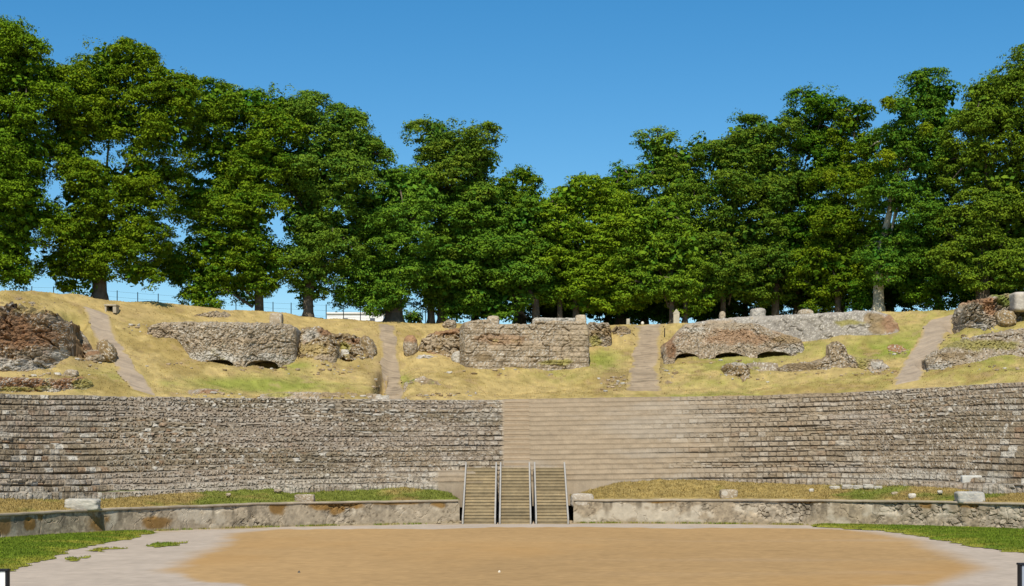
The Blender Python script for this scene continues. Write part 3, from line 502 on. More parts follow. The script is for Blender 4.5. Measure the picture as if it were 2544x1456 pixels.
rock('rock', 'rounded brown-topped boulder with a grey flank left of the second path', 'rock', 892, 930, 834, 888, 1.3, 2.6, BRN, seed=46, amp=.16, zones=[(922, 870, 8, 24, GREY*1.1)], tilt=-.25)
rock('rock', 'bright square stone wedged under the tilted brown slab', 'rock', 846, 866, 868, 886, .4, 4, PALE, seed=47, amp=.1)
0 and relief('earth_bank', 'bare brown earth bank dropping steeply to the left side of the second path', 'bank', [(905, 893), (928, 890), (940, 905), (950, 935), (958, 962), (962, 982)], [(905, 915), (925, 955), (940, 978), (950, 985), (962, 988)], thick=1.0, lean=1.5, rnd=.25, amp=.12, stone=.5, jo=.2, base_col=BRN*.9, zones=[(915, 905, 20, 25, DRY*.85)], seed=48, ragged=3)
# strips of rubble along the upper edge of the seats
relief('rubble_patch', 'short reddish rubble strip in the grass at the seat edge below the two-arched ruin', 'rubble', [(460, 968), (490, 963), (530, 964), (553, 972)], [(460, 982), (510, 985), (553, 984)], thick=.8, lean=1.9, rnd=.2, amp=.09, stone=.22, base_col=TAN*.95, zones=[(520, 972, 30, 7, RED*1.3)], seed=50, ragged=2)
relief('rubble_patch', 'long pebbly rubble strip at the seat edge ending at the second path', 'rubble', [(640, 978), (700, 972), (780, 972), (860, 974), (930, 977), (962, 981)], [(640, 988), (760, 990), (960, 993)], thick=.9, lean=1.9, rnd=.2, amp=.09, stone=.2, base_col=TAN, zones=[(850, 980, 110, 6, BRN*1.2), (945, 984, 16, 8, PALE), (690, 980, 40, 6, OLIVE)], seed=51, ragged=3)
relief('rubble_patch', 'grey rubble shelf at the seat edge just right of the second path', 'rubble', [(1005, 985), (1030, 974), (1060, 972), (1100, 968), (1150, 968), (1180, 972), (1195, 984)], [(1005, 991), (1100, 991), (1195, 991)], thick=1., lean=1.9, rnd=.2, amp=.1, stone=.26, base_col=GREY, zones=[(1030, 980, 25, 8, PALE)], seed=52, ragged=4)
relief('rubble_patch', 'loose rubble and brown weeds on the bank right of the second path', 'rubble', [(1000, 950), (1020, 936), (1050, 930), (1085, 945), (1110, 962)], [(1000, 968), (1040, 972), (1080, 971), (1110, 972)], thick=.7, lean=1.9, rnd=.2, amp=.08, stone=.24, base_col=TAN, zones=[(1060, 950, 30, 14, BRN), (1015, 940, 12, 10, GREEN)], seed=53, ragged=4)
0 and relief('rubble_patch', 'pinkish rubble bank on the left side of the third path', 'rubble', [(1502, 930), (1525, 916), (1548, 906), (1560, 912)], [(1502, 962), (1530, 974), (1550, 976), (1560, 968)], thick=.7, lean=1.9, rnd=.2, amp=.12, stone=.26, base_col=TAN, zones=[(1550, 940, 10, 26, BRN*.9), (1515, 930, 14, 8, PALE)], seed=54, ragged=4)
relief('rubble_patch', 'few small stones at the grass edge right of the third path', 'rubble', [(1650, 950), (1662, 942), (1676, 946)], [(1650, 958), (1662, 962), (1676, 958)], thick=.4, lean=1.9, rnd=.15, amp=.09, stone=.2, base_col=TAN, zones=[(1662, 950, 8, 8, BRN)], seed=55, ragged=3)

# rocks left of the coursed block
rock('rock', 'egg-shaped boulder, red on top and grey below, right of the second path', 'rock', 1000, 1036, 830, 888, 1.2, 2.3, GREY*1.05, seed=60, amp=.07, zones=[(1018, 838, 28, 16, RED*1.5)])
relief('ruin_mass', 'red and grey rock mass against the left end of the big coursed block', 'ruin', [(1036, 868), (1045, 840), (1065, 825), (1100, 818), (1142, 812)], [(1036, 884), (1060, 888), (1090, 893), (1110, 896), (1142, 902)], thick=2.5, lean=.35, rnd=.5, amp=.2, stone=.5, jo=.4, base_col=BRN*1.15, zones=[(1070, 850, 24, 18, GREY*1.1), (1100, 820, 40, 10, RED*1.2), (1060, 880, 40, 8, RED*1.4), (1120, 860, 18, 22, GREY*.95)], seed=61, ragged=3)
relief('ruin_wall', 'row of pale stones at the foot of the red and grey rock mass', 'ruin', [(1030, 886), (1045, 880), (1090, 884), (1105, 892)], [(1030, 902), (1060, 902), (1105, 898)], thick=.8, lean=.3, rnd=.2, amp=.08, stone=.4, base_col=PALE*.9, seed=62, ragged=3)
rock('rock', 'pale pointed stone leaning on the lower left corner of the big coursed block', 'rock', 1120, 1150, 872, 906, .8, 2.5, PALE*.85, seed=63, amp=.12)
relief('ruin_wall', 'small mossy rubble stump behind the left shoulder of the big coursed block', 'ruin', [(1098, 805), (1108, 795), (1124, 793), (1132, 800)], [(1098, 815), (1115, 815), (1132, 815)], thick=1.2, lean=.1, rnd=.25, amp=.1, stone=.25, base_col=TAN*.9, seed=64, yoff=.0)
# big coursed block
B = empty('masonry_block', tpoint(1300, 918), 'big square block of coursed brown stone in the middle of the slope', 'ruin')
relief('wall', None, None, [(1141, 812), (1150, 800), (1175, 795), (1215, 792), (1222, 803), (1325, 803), (1330, 795), (1450, 797), (1461, 806), (1464, 830)], [(1141, 912), (1155, 922), (1240, 925), (1330, 922), (1400, 917), (1464, 915)], thick=4.5, lean=.06, rnd=.14, amp=.075, stone=.28, base_col=lerp(GREY, TAN, .5)*1.03, zones=[(1200, 888, 30, 10, BRN*.8), (1430, 850, 50, 50, GREY*1.12), (1290, 860, 100, 14, TAN*1.05), (1240, 840, 70, 14, lerp(TAN, RED*1.4, .6)), (1380, 900, 50, 7, OLIVE)], course=.85, parent=B, seed=70, ragged=2)
rock('block', None, None, 1210, 1240, 784, 806, 1., 5, GREY*1.15, Y=hit(1225, 920)+1.3, seed=71, parent=B, amp=.06, sink=.3)
relief('upper_course', None, None, [(1322, 794), (1328, 788), (1380, 789), (1428, 790), (1452, 794)], [(1322, 803), (1452, 803)], thick=1.8, lean=.05, rnd=.1, amp=.05, stone=.3, base_col=PALE*.8, course=.6, parent=B, seed=72, ragged=1.5, yoff=-2.6)
rock('block', None, None, 1429, 1456, 781, 802, .9, 6, GREY*1.15, Y=hit(1440, 915)+1.4, seed=73, parent=B, amp=.05, sink=.3)
relief('ruin_wall', 'grey mossy rubble stub against the right end of the big coursed block', 'ruin', [(1458, 805), (1464, 800), (1500, 799), (1514, 804), (1519, 820), (1521, 850)], [(1458, 866), (1500, 862), (1521, 860)], thick=2.2, lean=.12, rnd=.2, amp=.12, stone=.22, base_col=GREY*.95, zones=[(1490, 825, 40, 16, BRN*1.2), (1480, 845, 20, 20, OLIVE*.9)], seed=75, ragged=3)
relief('ruin_wall', 'low weedy rubble heap at the left of the top of the third path', 'ruin', [(1520, 822), (1530, 810), (1555, 808), (1568, 818)], [(1520, 836), (1545, 838), (1568, 836)], thick=1., lean=.3, rnd=.3, amp=.12, stone=.2, base_col=TAN*.85, zones=[(1550, 815, 20, 10, BRN)], seed=76, ragged=4)

# three-arched ruin and the long grey wall behind it
relief('long_wall', 'long smooth grey wall behind the three-arched ruin with a rusty right end', 'wall', [(1722, 800), (1740, 797), (1800, 788), (1880, 783), (1960, 780), (2040, 776), (2100, 772), (2130, 768), (2180, 770), (2215, 780), (2232, 800), (2238, 822)], [(1722, 850), (1850, 850), (1990, 844), (2100, 840), (2150, 840), (2200, 838), (2238, 830)], thick=2.4, lean=.15, rnd=.35, amp=.06, stone=.4, jo=.2, base_col=np.array((.31, .28, .235)), zones=[(2215, 800, 30, 30, RED*1.25), (2170, 790, 30, 14, BRN), (2100, 800, 40, 8, OLIVE*.9), (1780, 800, 40, 10, TAN), (2180, 820, 22, 14, BRN*1.2)], seed=80, ragged=2)
C3 = empty('arched_ruin', tpoint(1820, 895), 'wide domed rubble ruin with three low arches, right of the third path', 'ruin')
relief('vault', None, None, [(1650, 870), (1656, 850), (1675, 835), (1692, 815), (1710, 800), (1730, 797), (1790, 797), (1850, 796), (1890, 797), (1925, 815), (1960, 826), (1995, 838), (2004, 860)], [(1650, 910), (1690, 896), (1720, 897), (1780, 896), (1850, 890), (1960, 888), (2004, 880)], thick=4.2, lean=.5, rnd=.5, end_rnd=.35, amp=.09, stone=.2, base_col=TAN*.9, zones=[(1850, 835, 100, 24, lerp(TAN, RED*1.5, .65)), (1735, 812, 30, 14, PALE*.95), (1800, 805, 90, 8, GREY*1.05), (1960, 840, 45, 12, BRN*1.15), (1830, 868, 130, 10, GREY*.95), (1970, 870, 40, 14, PALE*.8), (1668, 865, 14, 35, RED*1.1), (1670, 898, 12, 10, GREY)], arches=[(1707, 876, 30, 16), (1813, 875, 37, 14), (1923, 872, 42, 13)], parent=C3, seed=81, ragged=2)
relief('vault_rim', 'grey mortar band over the arches', None, [(1680, 873), (1707, 866), (1740, 873), (1775, 872), (1813, 864), (1850, 869), (1885, 867), (1923, 862), (1960, 871)], [(1680, 880), (1960, 880)], thick=.4, lean=.3, rnd=.06, amp=.03, stone=.25, base_col=GREY, arches=[(1707, 875, 31, 16), (1813, 874, 38, 14), (1923, 871, 43, 13)], parent=C3, seed=82, ragged=1, yoff=-.0) if False else None
rock('boulder', 'small round grey stone perched on the left of the long wall top', 'rock', 1787, 1803, 772, 790, .45, 2.3, GREY*1.1, Y=hit(1795, 850)+1.3, seed=84, amp=.06, sink=.2)
rock('boulder', 'broad flat-topped grey stone block on the long wall', 'rock', 1866, 1904, 764, 787, 1., 3.5, np.array((.38, .35, .30)), Y=hit(1885, 850)+1.4, seed=85, amp=.07, sink=.25)
rock('boulder', 'low rounded grey hump on the top of the long wall', 'rock', 1984, 2024, 766, 784, 1., 2.5, GREY, Y=hit(2004, 845)+1.4, seed=86, amp=.08, sink=.2)
relief('rubble_mound', 'round brown rubble lump in the grass below the three-arched ruin', 'rubble', [(1795, 915), (1805, 902), (1830, 897), (1855, 900), (1866, 912)], [(1795, 930), (1815, 942), (1845, 945), (1866, 935)], thick=1.4, lean=.5, rnd=.4, amp=.12, stone=.2, base_col=BRN*1.15, zones=[(1840, 903, 25, 6, PALE*.8)], seed=87, ragged=2)
relief('ruin_wall', 'low flat line of grey stones between the round rubble lump and the long mound', 'ruin', [(1858, 902), (1880, 897), (1920, 897), (1938, 900)], [(1858, 914), (1890, 924), (1938, 924)], thick=.8, lean=1.3, rnd=.1, amp=.05, stone=.35, base_col=GREY*.95, zones=[(1880, 912, 16, 6, OLIVE)], course=.5, seed=88, ragged=2)
relief('rubble_mound', 'long tapering brown rubble mound in the grass with a knob on top', 'rubble', [(1932, 912), (1955, 904), (2010, 898), (2050, 888), (2066, 878), (2068, 852), (2085, 844), (2105, 846), (2114, 858), (2114, 875), (2130, 882), (2170, 890), (2200, 892)], [(1932, 924), (2000, 924), (2080, 923), (2150, 918), (2200, 905)], thick=2, lean=.7, rnd=.4, amp=.11, stone=.18, base_col=lerp(GREY, BRN, .5), zones=[(2140, 890, 14, 20, OLIVE), (1990, 908, 60, 12, BRN)], seed=89, ragged=2)
relief('rubble_patch', 'pale broken rubble right of the long brown mound', 'rubble', [(2162, 900), (2180, 890), (2205, 893), (2218, 905)], [(2162, 922), (2185, 928), (2218, 918)], thick=.7, lean=1.9, rnd=.25, amp=.12, stone=.26, base_col=TAN, zones=[(2190, 905, 20, 14, PALE*.8)], seed=90, ragged=4)
relief('rubble_patch', 'small reddish rubble patch left of the fourth path', 'rubble', [(2207, 862), (2220, 854), (2240, 851), (2254, 862)], [(2207, 868), (2230, 871), (2254, 868)], thick=.5, lean=1.9, rnd=.2, amp=.1, stone=.22, base_col=RED*1.4, seed=91, ragged=3)

# right edge ruins
relief('ruin_mass', 'big dark grey rock face right of the top of the fourth path', 'ruin', [(2386, 800), (2396, 775), (2404, 755), (2425, 744), (2470, 736), (2510, 728), (2540, 726)], [(2386, 815), (2400, 826), (2440, 828), (2478, 815), (2510, 800), (2540, 795)], thick=3, lean=.3, rnd=.4, amp=.28, stone=.3, base_col=GREY*.85, zones=[(2500, 745, 22, 20, GREEN), (2440, 742, 40, 7, RED*1.3), (2430, 810, 25, 16, PALE*.8), (2470, 760, 20, 20, RED*1.5)], seed=100, ragged=4)
rock('boulder', 'brown rubble lump between the big dark rock face and the right edge', 'rock', 2478, 2530, 770, 815, 1.2, 2.6, BRN*1.1, seed=101, amp=.16)
rock('concrete_block', 'smooth pale concrete block at the top right end of the slope', 'block', 2521, 2590, 724, 770, 2.0, 9, np.array((.42, .38, .32)), Y=hit(2545, 800)-.4, seed=102, amp=.02)
relief('rubble_slope', 'broad mossy rubble slope right of the fourth path running out of frame', 'rubble', [(2312, 890), (2345, 868), (2390, 848), (2430, 830), (2480, 822), (2543, 810), (2600, 806)], [(2312, 922), (2380, 922), (2430, 915), (2500, 898), (2543, 888), (2600, 880)], thick=3, lean=1.1, rnd=.35, amp=.14, stone=.24, base_col=GREY, zones=[(2450, 850, 110, 14, OLIVE*.85), (2380, 880, 50, 10, BRN), (2500, 895, 70, 8, lerp(TAN, PALE, .4)), (2340, 910, 30, 10, PALE*.8)], seed=103, ragged=4)

# stones at the lower ledge
def lr(X, s): return float(ringY(X, s))
rock('stone_block', 'long pale grey stone block lying on the left curved wall', 'block', 158, 241, 1239, 1266, .9, 7, np.array((.40, .38, .32)), Y=lr(200, .15), seed=110, amp=.06)
rock('stone_block', 'small dark grey stone block on the wall top left of the wooden stairs', 'block', 730, 779, 1228, 1248, .7, 7, GREY*.85, Y=lr(755, .25), seed=111, amp=.04)
rock('stone_block', 'weathered carved stone block on the dry grass of the right ledge', 'block', 1790, 1833, 1216, 1238, .7, 8, GREY*.95, Y=lr(1811, .5), seed=112, amp=.04, zones=[(1800, 1225, 10, 8, PALE)])
rock('stone_block', 'pale smooth slope-sided stone block on the wall top at the right', 'block', 2380, 2449, 1221, 1249, .9, 7, np.array((.42, .41, .37)), Y=lr(2415, .2), seed=113, amp=.02, tilt=-.12)
rock('stone_slab', 'pale rectangular stone set low in the seat rows above the pale slope-sided block', 'block', 2390, 2440, 1181, 1204, .5, 10, np.array((.50, .49, .44)), Y=lr(2415, 4.15), seed=114, amp=.02)
rock('stone', 'bright white jagged stone on the grass left of the pale slope-sided block', 'rock', 2258, 2276, 1226, 1237, .3, 3, PALE*1.2, Y=lr(2267, .9), seed=115, amp=.12)
o_st = [(2092, 2120, 1204, 1213), (2120, 2146, 1205, 1213), (2146, 2172, 1203, 1212), (2172, 2192, 1207, 1214), (2062, 2088, 1207, 1216)]
for i, (a, b, c_, d_) in enumerate(o_st):
    rock('stone', 'pale flat edging stone in the row on the dry grass of the right ledge', 'rock', a, b, c_, d_, .35, 5, PALE*.85, Y=lr((a+b)/2, 2.6), seed=120+i, amp=.07, group='edging stones on the right ledge')
scs = [(2100, 2118, 1228, 1236), (2010, 2022, 1214, 1220), (2215, 2232, 1222, 1230), (2140, 2152, 1224, 1231), (2330, 2342, 1218, 1224), (560, 572, 1225, 1230), (680, 700, 1214, 1221)]
labs = ['flattish grey stone half sunk in the right ledge below the edging row', 'tiny pale stone near the left end of the edging row', 'grey stone below the right end of the edging row', 'small rounded stone in grass under the middle of the edging row', 'small stone just left of the upright pale slab', 'tiny stone in the rusty grass of the left ledge', 'pale stone cluster at the highest green hump of the left ledge']
for i, (a, b, c_, d_) in enumerate(scs):
    rock('stone', labs[i], 'rock', a, b, c_, d_, .25, 3, [GREY, PALE, TAN][i % 3], Y=lr((a+b)/2, 1.9), seed=140+i, amp=.12)
rock('plaster_pier', 'crumbling plaster pier stump beside the right wooden stair', 'block', 1418, 1476, 1226, 1247, 1.1, 5, np.array((.40, .34, .26)), Y=lr(1450, .0)-.02, seed=150, amp=.05, sink=.3)
0 and rock('plaster_block', 'smooth plaster block between the left wooden stair and the stone rows', 'block', 1084, 1150, 1170, 1224, 1.6, 10, np.array((.39, .33, .245)), Y=lr(1120, 3.25), seed=151, amp=.012, sink=.5)
rock('pebble', 'tiny dark pebble on the sand left of the centre', 'pebble', 739, 745, 1418, 1423, .1, 2.2, np.array((.05, .04, .03)), Y=EH*F/(1423-HZ), seed=152)
rock('pebble', 'tiny white pebble on the sand below the wooden stairs', 'pebble', 1237, 1243, 1417, 1422, .1, 2.2, PALE*1.5, Y=EH*F/(1422-HZ), seed=153)

# crest details
T = tpoint(275, 775); x, y, z = T; sc = y/F
tb = empty('stone_bench', (x, y, z), 'small concrete bench slab on two legs beside the top of the leftmost path', 'bench')
m = MB(); m.box(x-.36, x+.44, y-.35, y+.6, z+.36, z+.46); m.build('slab', M_PAV_ := mat('concrete', (.42, .36, .26), n_amt=.2), tb, bevel=.02)
for a, b in ((-.32, -.2), (.2, .42)): m = MB(); m.box(x+a, x+b, y-.3, y+.5, z-.1, z+.36); m.build('leg', M_PAV_, tb, bevel=.02)
m = MB(); m.box(x-.2, x+.2, y+.4, y+.5, z-.1, z+.36); m.build('bench_hole_shade', M_DARK, tb)  # added near-black panel stands in for the shaded hole under the slab

# fence posts along the crest
fx = [79, 133, 187, 291, 342, 393, 586, 678, 723, 810, 853, 895, 1057]
fence = empty('wire_fence', P(500, 770, float(ringY(500, 31))), 'thin wire fence with slim steel posts along the crest under the left trees', 'fence')
tops = []
for i, X in enumerate(fx):
    Y = float(ringY(X, 31)); Vt = np.interp(X, [79, 187, 342, 586, 678, 810, 1057], [713, 715, 728, 745, 752, 758, 770])-2; xx_, yy_, zz_ = P(X, Vt, Y)
    m = MB(); m.tube([(xx_, yy_, zz_-2.6), (xx_, yy_, zz_)], [.032, .032], 6); m.build('fence_post', M_POST, fence); tops.append((xx_, yy_, zz_))
for dz_ in (.08, .45, .85):
    m = MB(); m.tube([(a, b, c_-dz_) for a, b, c_ in tops], [.005]*len(tops), 4); m.build('wire', M_POST, fence)
relief('low_wall', 'low dark wall running along the crest behind the two-arched ruin', 'wall', [(575, 777), (640, 781), (720, 786), (800, 790)], [(575, 786), (640, 792), (720, 795), (800, 797)], thick=.5, lean=0, rnd=.05, amp=.03, base_col=np.array((.045, .035, .025)), seed=160, yoff=1.2, ragged=1) if False else None
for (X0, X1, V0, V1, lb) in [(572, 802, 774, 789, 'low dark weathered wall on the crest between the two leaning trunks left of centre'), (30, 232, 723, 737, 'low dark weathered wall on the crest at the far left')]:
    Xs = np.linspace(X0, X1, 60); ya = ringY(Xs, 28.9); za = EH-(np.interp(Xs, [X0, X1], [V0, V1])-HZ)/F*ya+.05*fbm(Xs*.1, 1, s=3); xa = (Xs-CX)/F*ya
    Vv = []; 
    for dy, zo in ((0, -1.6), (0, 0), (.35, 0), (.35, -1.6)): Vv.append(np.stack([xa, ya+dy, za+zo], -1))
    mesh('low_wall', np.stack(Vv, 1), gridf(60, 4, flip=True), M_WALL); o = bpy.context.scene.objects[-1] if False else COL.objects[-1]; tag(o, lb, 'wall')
# far white building and shrub behind the crest
Yb = 165.; x0, x1 = (812-CX)/F*Yb, (952-CX)/F*Yb; zt0 = EH-(777-HZ)/F*Yb
wb = empty('white_building', ((x0+x1)/2, Yb, 11), 'long low white building showing above the crest left of the thick trunk', 'building')
m = MB(); m.box(x0, x1, Yb, Yb+9, 9, zt0-.1); m.build('wall', M_WHITE, wb); m = MB(); m.box(x0-.1, x1+.1, Yb-.15, Yb+9.1, zt0-.1, zt0+.05); m.build('roof', M_WHITE, wb)
for X in (858, 925): xx_ = (X-CX)/F*Yb; m = MB(); m.box(xx_-.25, xx_+.25, Yb-.03, Yb+.05, 10.5, zt0-.55); m.build('window', M_POST, wb)
# marker stones by the third path
Y = float(ringY(1680, 28.4)); x, y, z = P(1680, 800, Y)
m = MB(); m.box(x-.21, x+.21, y, y+.25, z-.4, z+.6); m.prism([(y, z+.6), (y, z+.62), (y+.25, z+.62), (y+.25, z+.6)], x-.25, x+.25)
b = len(m.v); m.v += [(x-.24, y, z+.62), (x+.24, y, z+.62), (x+.03, y, z+.9), (x-.03, y, z+.9), (x-.24, y+.25, z+.62), (x+.24, y+.25, z+.62), (x+.03, y+.25, z+.9), (x-.03, y+.25, z+.9)]
m.f += [[b, b+1, b+2, b+3], [b+7, b+6, b+5, b+4], [b+1, b+5, b+6, b+2], [b+4, b, b+3, b+7], [b+3, b+2, b+6, b+7]]
o = m.build('marker_stone', mat('marker', (.45, .41, .30)), bevel=.015); tag(o, 'pale upright marker stone with a pointed cap at the top right of the third path', 'marker')
x, y, z = P(1560, 803, float(ringY(1560, 28.3))); m = MB(); m.box(x-.12, x+.12, y, y+.2, z-.3, z+.32); o = m.build('marker_stone', bpy.data.materials['marker'], bevel=.03); tag(o, 'short pale stone post at the top left of the third path', 'marker')
x, y, z = tpoint(1650, 838); m = MB(); m.tube([(x, y, z-.2), (x+.02, y, z+.62)], [.045, .035], 6); o = m.build('wooden_stake', M_WALL); tag(o, 'thin dark wooden stake at the right edge of the third path', 'post')
rock('ball', 'tiny white ball-like stone on the crest at the top of the third path', 'rock', 1592, 1600, 798, 806, .25, 2, PALE*1.3, Y=float(ringY(1596, 28.1)), seed=170, amp=.02)

# metal posts close to the camera, at the lower corners
for X0, X1, Vt, lab in ((-6, 18, 1414, 'white metal post with a black cap at the lower left corner'), (2533, 2575, 1399, 'blue-grey metal post with a black cap at the lower right corner')):
    Y = 39.; x0, x1 = (X0-CX)/F*Y, (X1-CX)/F*Y; zt_ = EH-(Vt-HZ)/F*Y
    r_ = empty('metal_post', ((x0+x1)/2, Y, 0), lab, 'post'); m = MB(); m.box(x0+.05, x1-.05, Y, Y+.2, -.02, zt_-.05)
    m.build('post_body', M_WHITE if X0 < 0 else mat('blue_grey_paint', (.30, .34, .40), n_amt=.05, bump=0, rough=.4), r_, bevel=.01)
    for ex in (x0, x1-.045): m = MB(); m.box(ex, ex+.045, Y-.01, Y+.21, -.02, zt_-.05); m.build('edge_frame', M_DARK, r_)
    m = MB(); m.box(x0-.02, x1+.02, Y-.03, Y+.23, zt_-.05, zt_); m.build('cap', M_DARK, r_, bevel=.01)

wx_ = []
for X in np.concatenate([RNG.uniform(300, 1130, 26), RNG.uniform(1440, 2100, 30), RNG.uniform(0, 2543, 20)]): p = P(X, 0, float(ringY(X, -.12)))[0:2]; wx_.append((p[0], p[1]-.02, 0))
wx_ = np.array(wx_); q = RNG.integers(0, len(wx_), 1500); wp = wx_[q]+np.c_[RNG.normal(0, .22, 1500), -np.abs(RNG.normal(0, .05, 1500)), np.zeros(1500)]
blades('weeds', wp, np.where((q % 3 == 0)[:, None], GREEN, OLIVE*.9), 3500, .11, 'small weeds growing along the foot of the curved wall')

# loose rubble lying round the ruins and on the ledges
def loose(name, label, spots, n, smin, smax, cols, surf):
    rg = np.random.default_rng(n); V_, F_, C_ = [], [], []
    base = np.array([(math.cos(a)*math.cos(t), math.sin(a)*math.cos(t), math.sin(t)) for t in (-.9, 0, .8) for a in np.arange(6)*math.pi/3]+[(0, 0, 1)])
    fc = [(i, (i+1) % 6, 6+(i+1) % 6, 6+i) for i in range(6)]+[(6+i, 6+(i+1) % 6, 12+(i+1) % 6, 12+i) for i in range(6)]+[(12+i, 12+(i+1) % 6, 18, 18) for i in range(6)]
    for X, V, a, b, w in spots:
        for _ in range(max(1, int(n*w))):
            x0, v0 = X+rg.normal()*a, V+abs(rg.normal())*b; p = surf(x0, v0); s_ = rg.uniform(smin, smax)*rg.uniform(.5, 1); q = base*rg.uniform(.75, 1.25, (19, 1))*np.array((rg.uniform(.8, 1.5), 1, .7))*s_; k = len(V_)*19
            V_.append(q+np.array(p)+np.array((0, 0, s_*.2))); F_.append(np.array(fc)+k); C_.append(np.tile(cols[rg.integers(len(cols))]*rg.uniform(.75, 1.25), (19, 1)))
    o = mesh(name, np.concatenate(V_), np.concatenate(F_), M_PLA, cols=np.concatenate(C_)); return tag(o, label, 'stones', kind='stuff')
def hs_surf(X, V): p = tpoint(X, V); return (p[0], p[1], float(terrain(p[0], p[1])))
loose('loose_stones', 'small loose stones scattered in the dry grass round the ruins', [(100, 935, 60, 5, .8), (225, 895, 30, 8, .6), (480, 900, 70, 6, .5), (650, 912, 60, 5, .5), (345, 808, 18, 8, .5), (830, 915, 35, 6, .9), (900, 892, 25, 8, .5), (520, 976, 40, 4, .5), (800, 984, 110, 3, 1.2), (1100, 980, 60, 5, .9), (1040, 945, 35, 12, .9), (1300, 926, 110, 4, .5), (1532, 935, 20, 18, 1.6), (945, 930, 8, 25, 1.), (1545, 830, 15, 8, .3), (1668, 912, 10, 12, .4), (1850, 897, 100, 5, .5), (1830, 935, 40, 7, .4), (2050, 925, 90, 4, .6), (2190, 918, 30, 7, .6), (2235, 868, 20, 5, .3), (2420, 912, 80, 8, 1), (2500, 822, 30, 10, .5), (2420, 835, 25, 6, .3), (60, 755, 40, 6, .3)], 34, .05, .17, [GREY, PALE*.85, TAN, BRN], hs_surf)

# ------------------------------------------------------------------ trees
def leaves(cl, rad, flat, per, size, hue, seed):
    rg = np.random.default_rng(seed); n = len(cl)*per; k = np.repeat(np.arange(len(cl)), per)
    d = rg.normal(size=(n, 3)); d[:, 2] = np.abs(d[:, 2])*np.where(rg.uniform(size=n) < .8, 1, -1); d /= np.linalg.norm(d, axis=1)[:, None]; r = rg.uniform(.3, 1, n)**.45; lump = 1+.28*np.sin(d[:, 0]*5+k*1.7)*np.cos(d[:, 1]*5+k*2.3)
    p = cl[k]+d*(r*lump)[:, None]*rad[k][:, None]*np.array((1, 1, flat))
    p[:, 2] -= .25*rad[k]*(r**2)          # drooping rim
    nm = d*.9+rg.normal(size=(n, 3))*.38+np.array((0, 0, .5)); nm /= np.linalg.norm(nm, axis=1)[:, None]
    a = np.cross(nm, rg.normal(size=(n, 3))); a /= np.linalg.norm(a, axis=1)[:, None]; b = np.cross(nm, a); s = size*rg.uniform(.6, 1.4, n)[:, None]
    V = np.stack([p-a*s*.62, p-b*s*.42+nm*s*.1, p+a*s*.62, p+b*s*.42+nm*s*.1], 1).reshape(-1, 3)
    ch = rg.uniform(0, 1, len(cl))[k]*.6+rg.uniform(0, 1, n)*.4
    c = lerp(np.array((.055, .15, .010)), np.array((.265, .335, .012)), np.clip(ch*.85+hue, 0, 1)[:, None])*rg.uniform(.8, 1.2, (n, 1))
    return V, np.repeat(c, 4, 0)
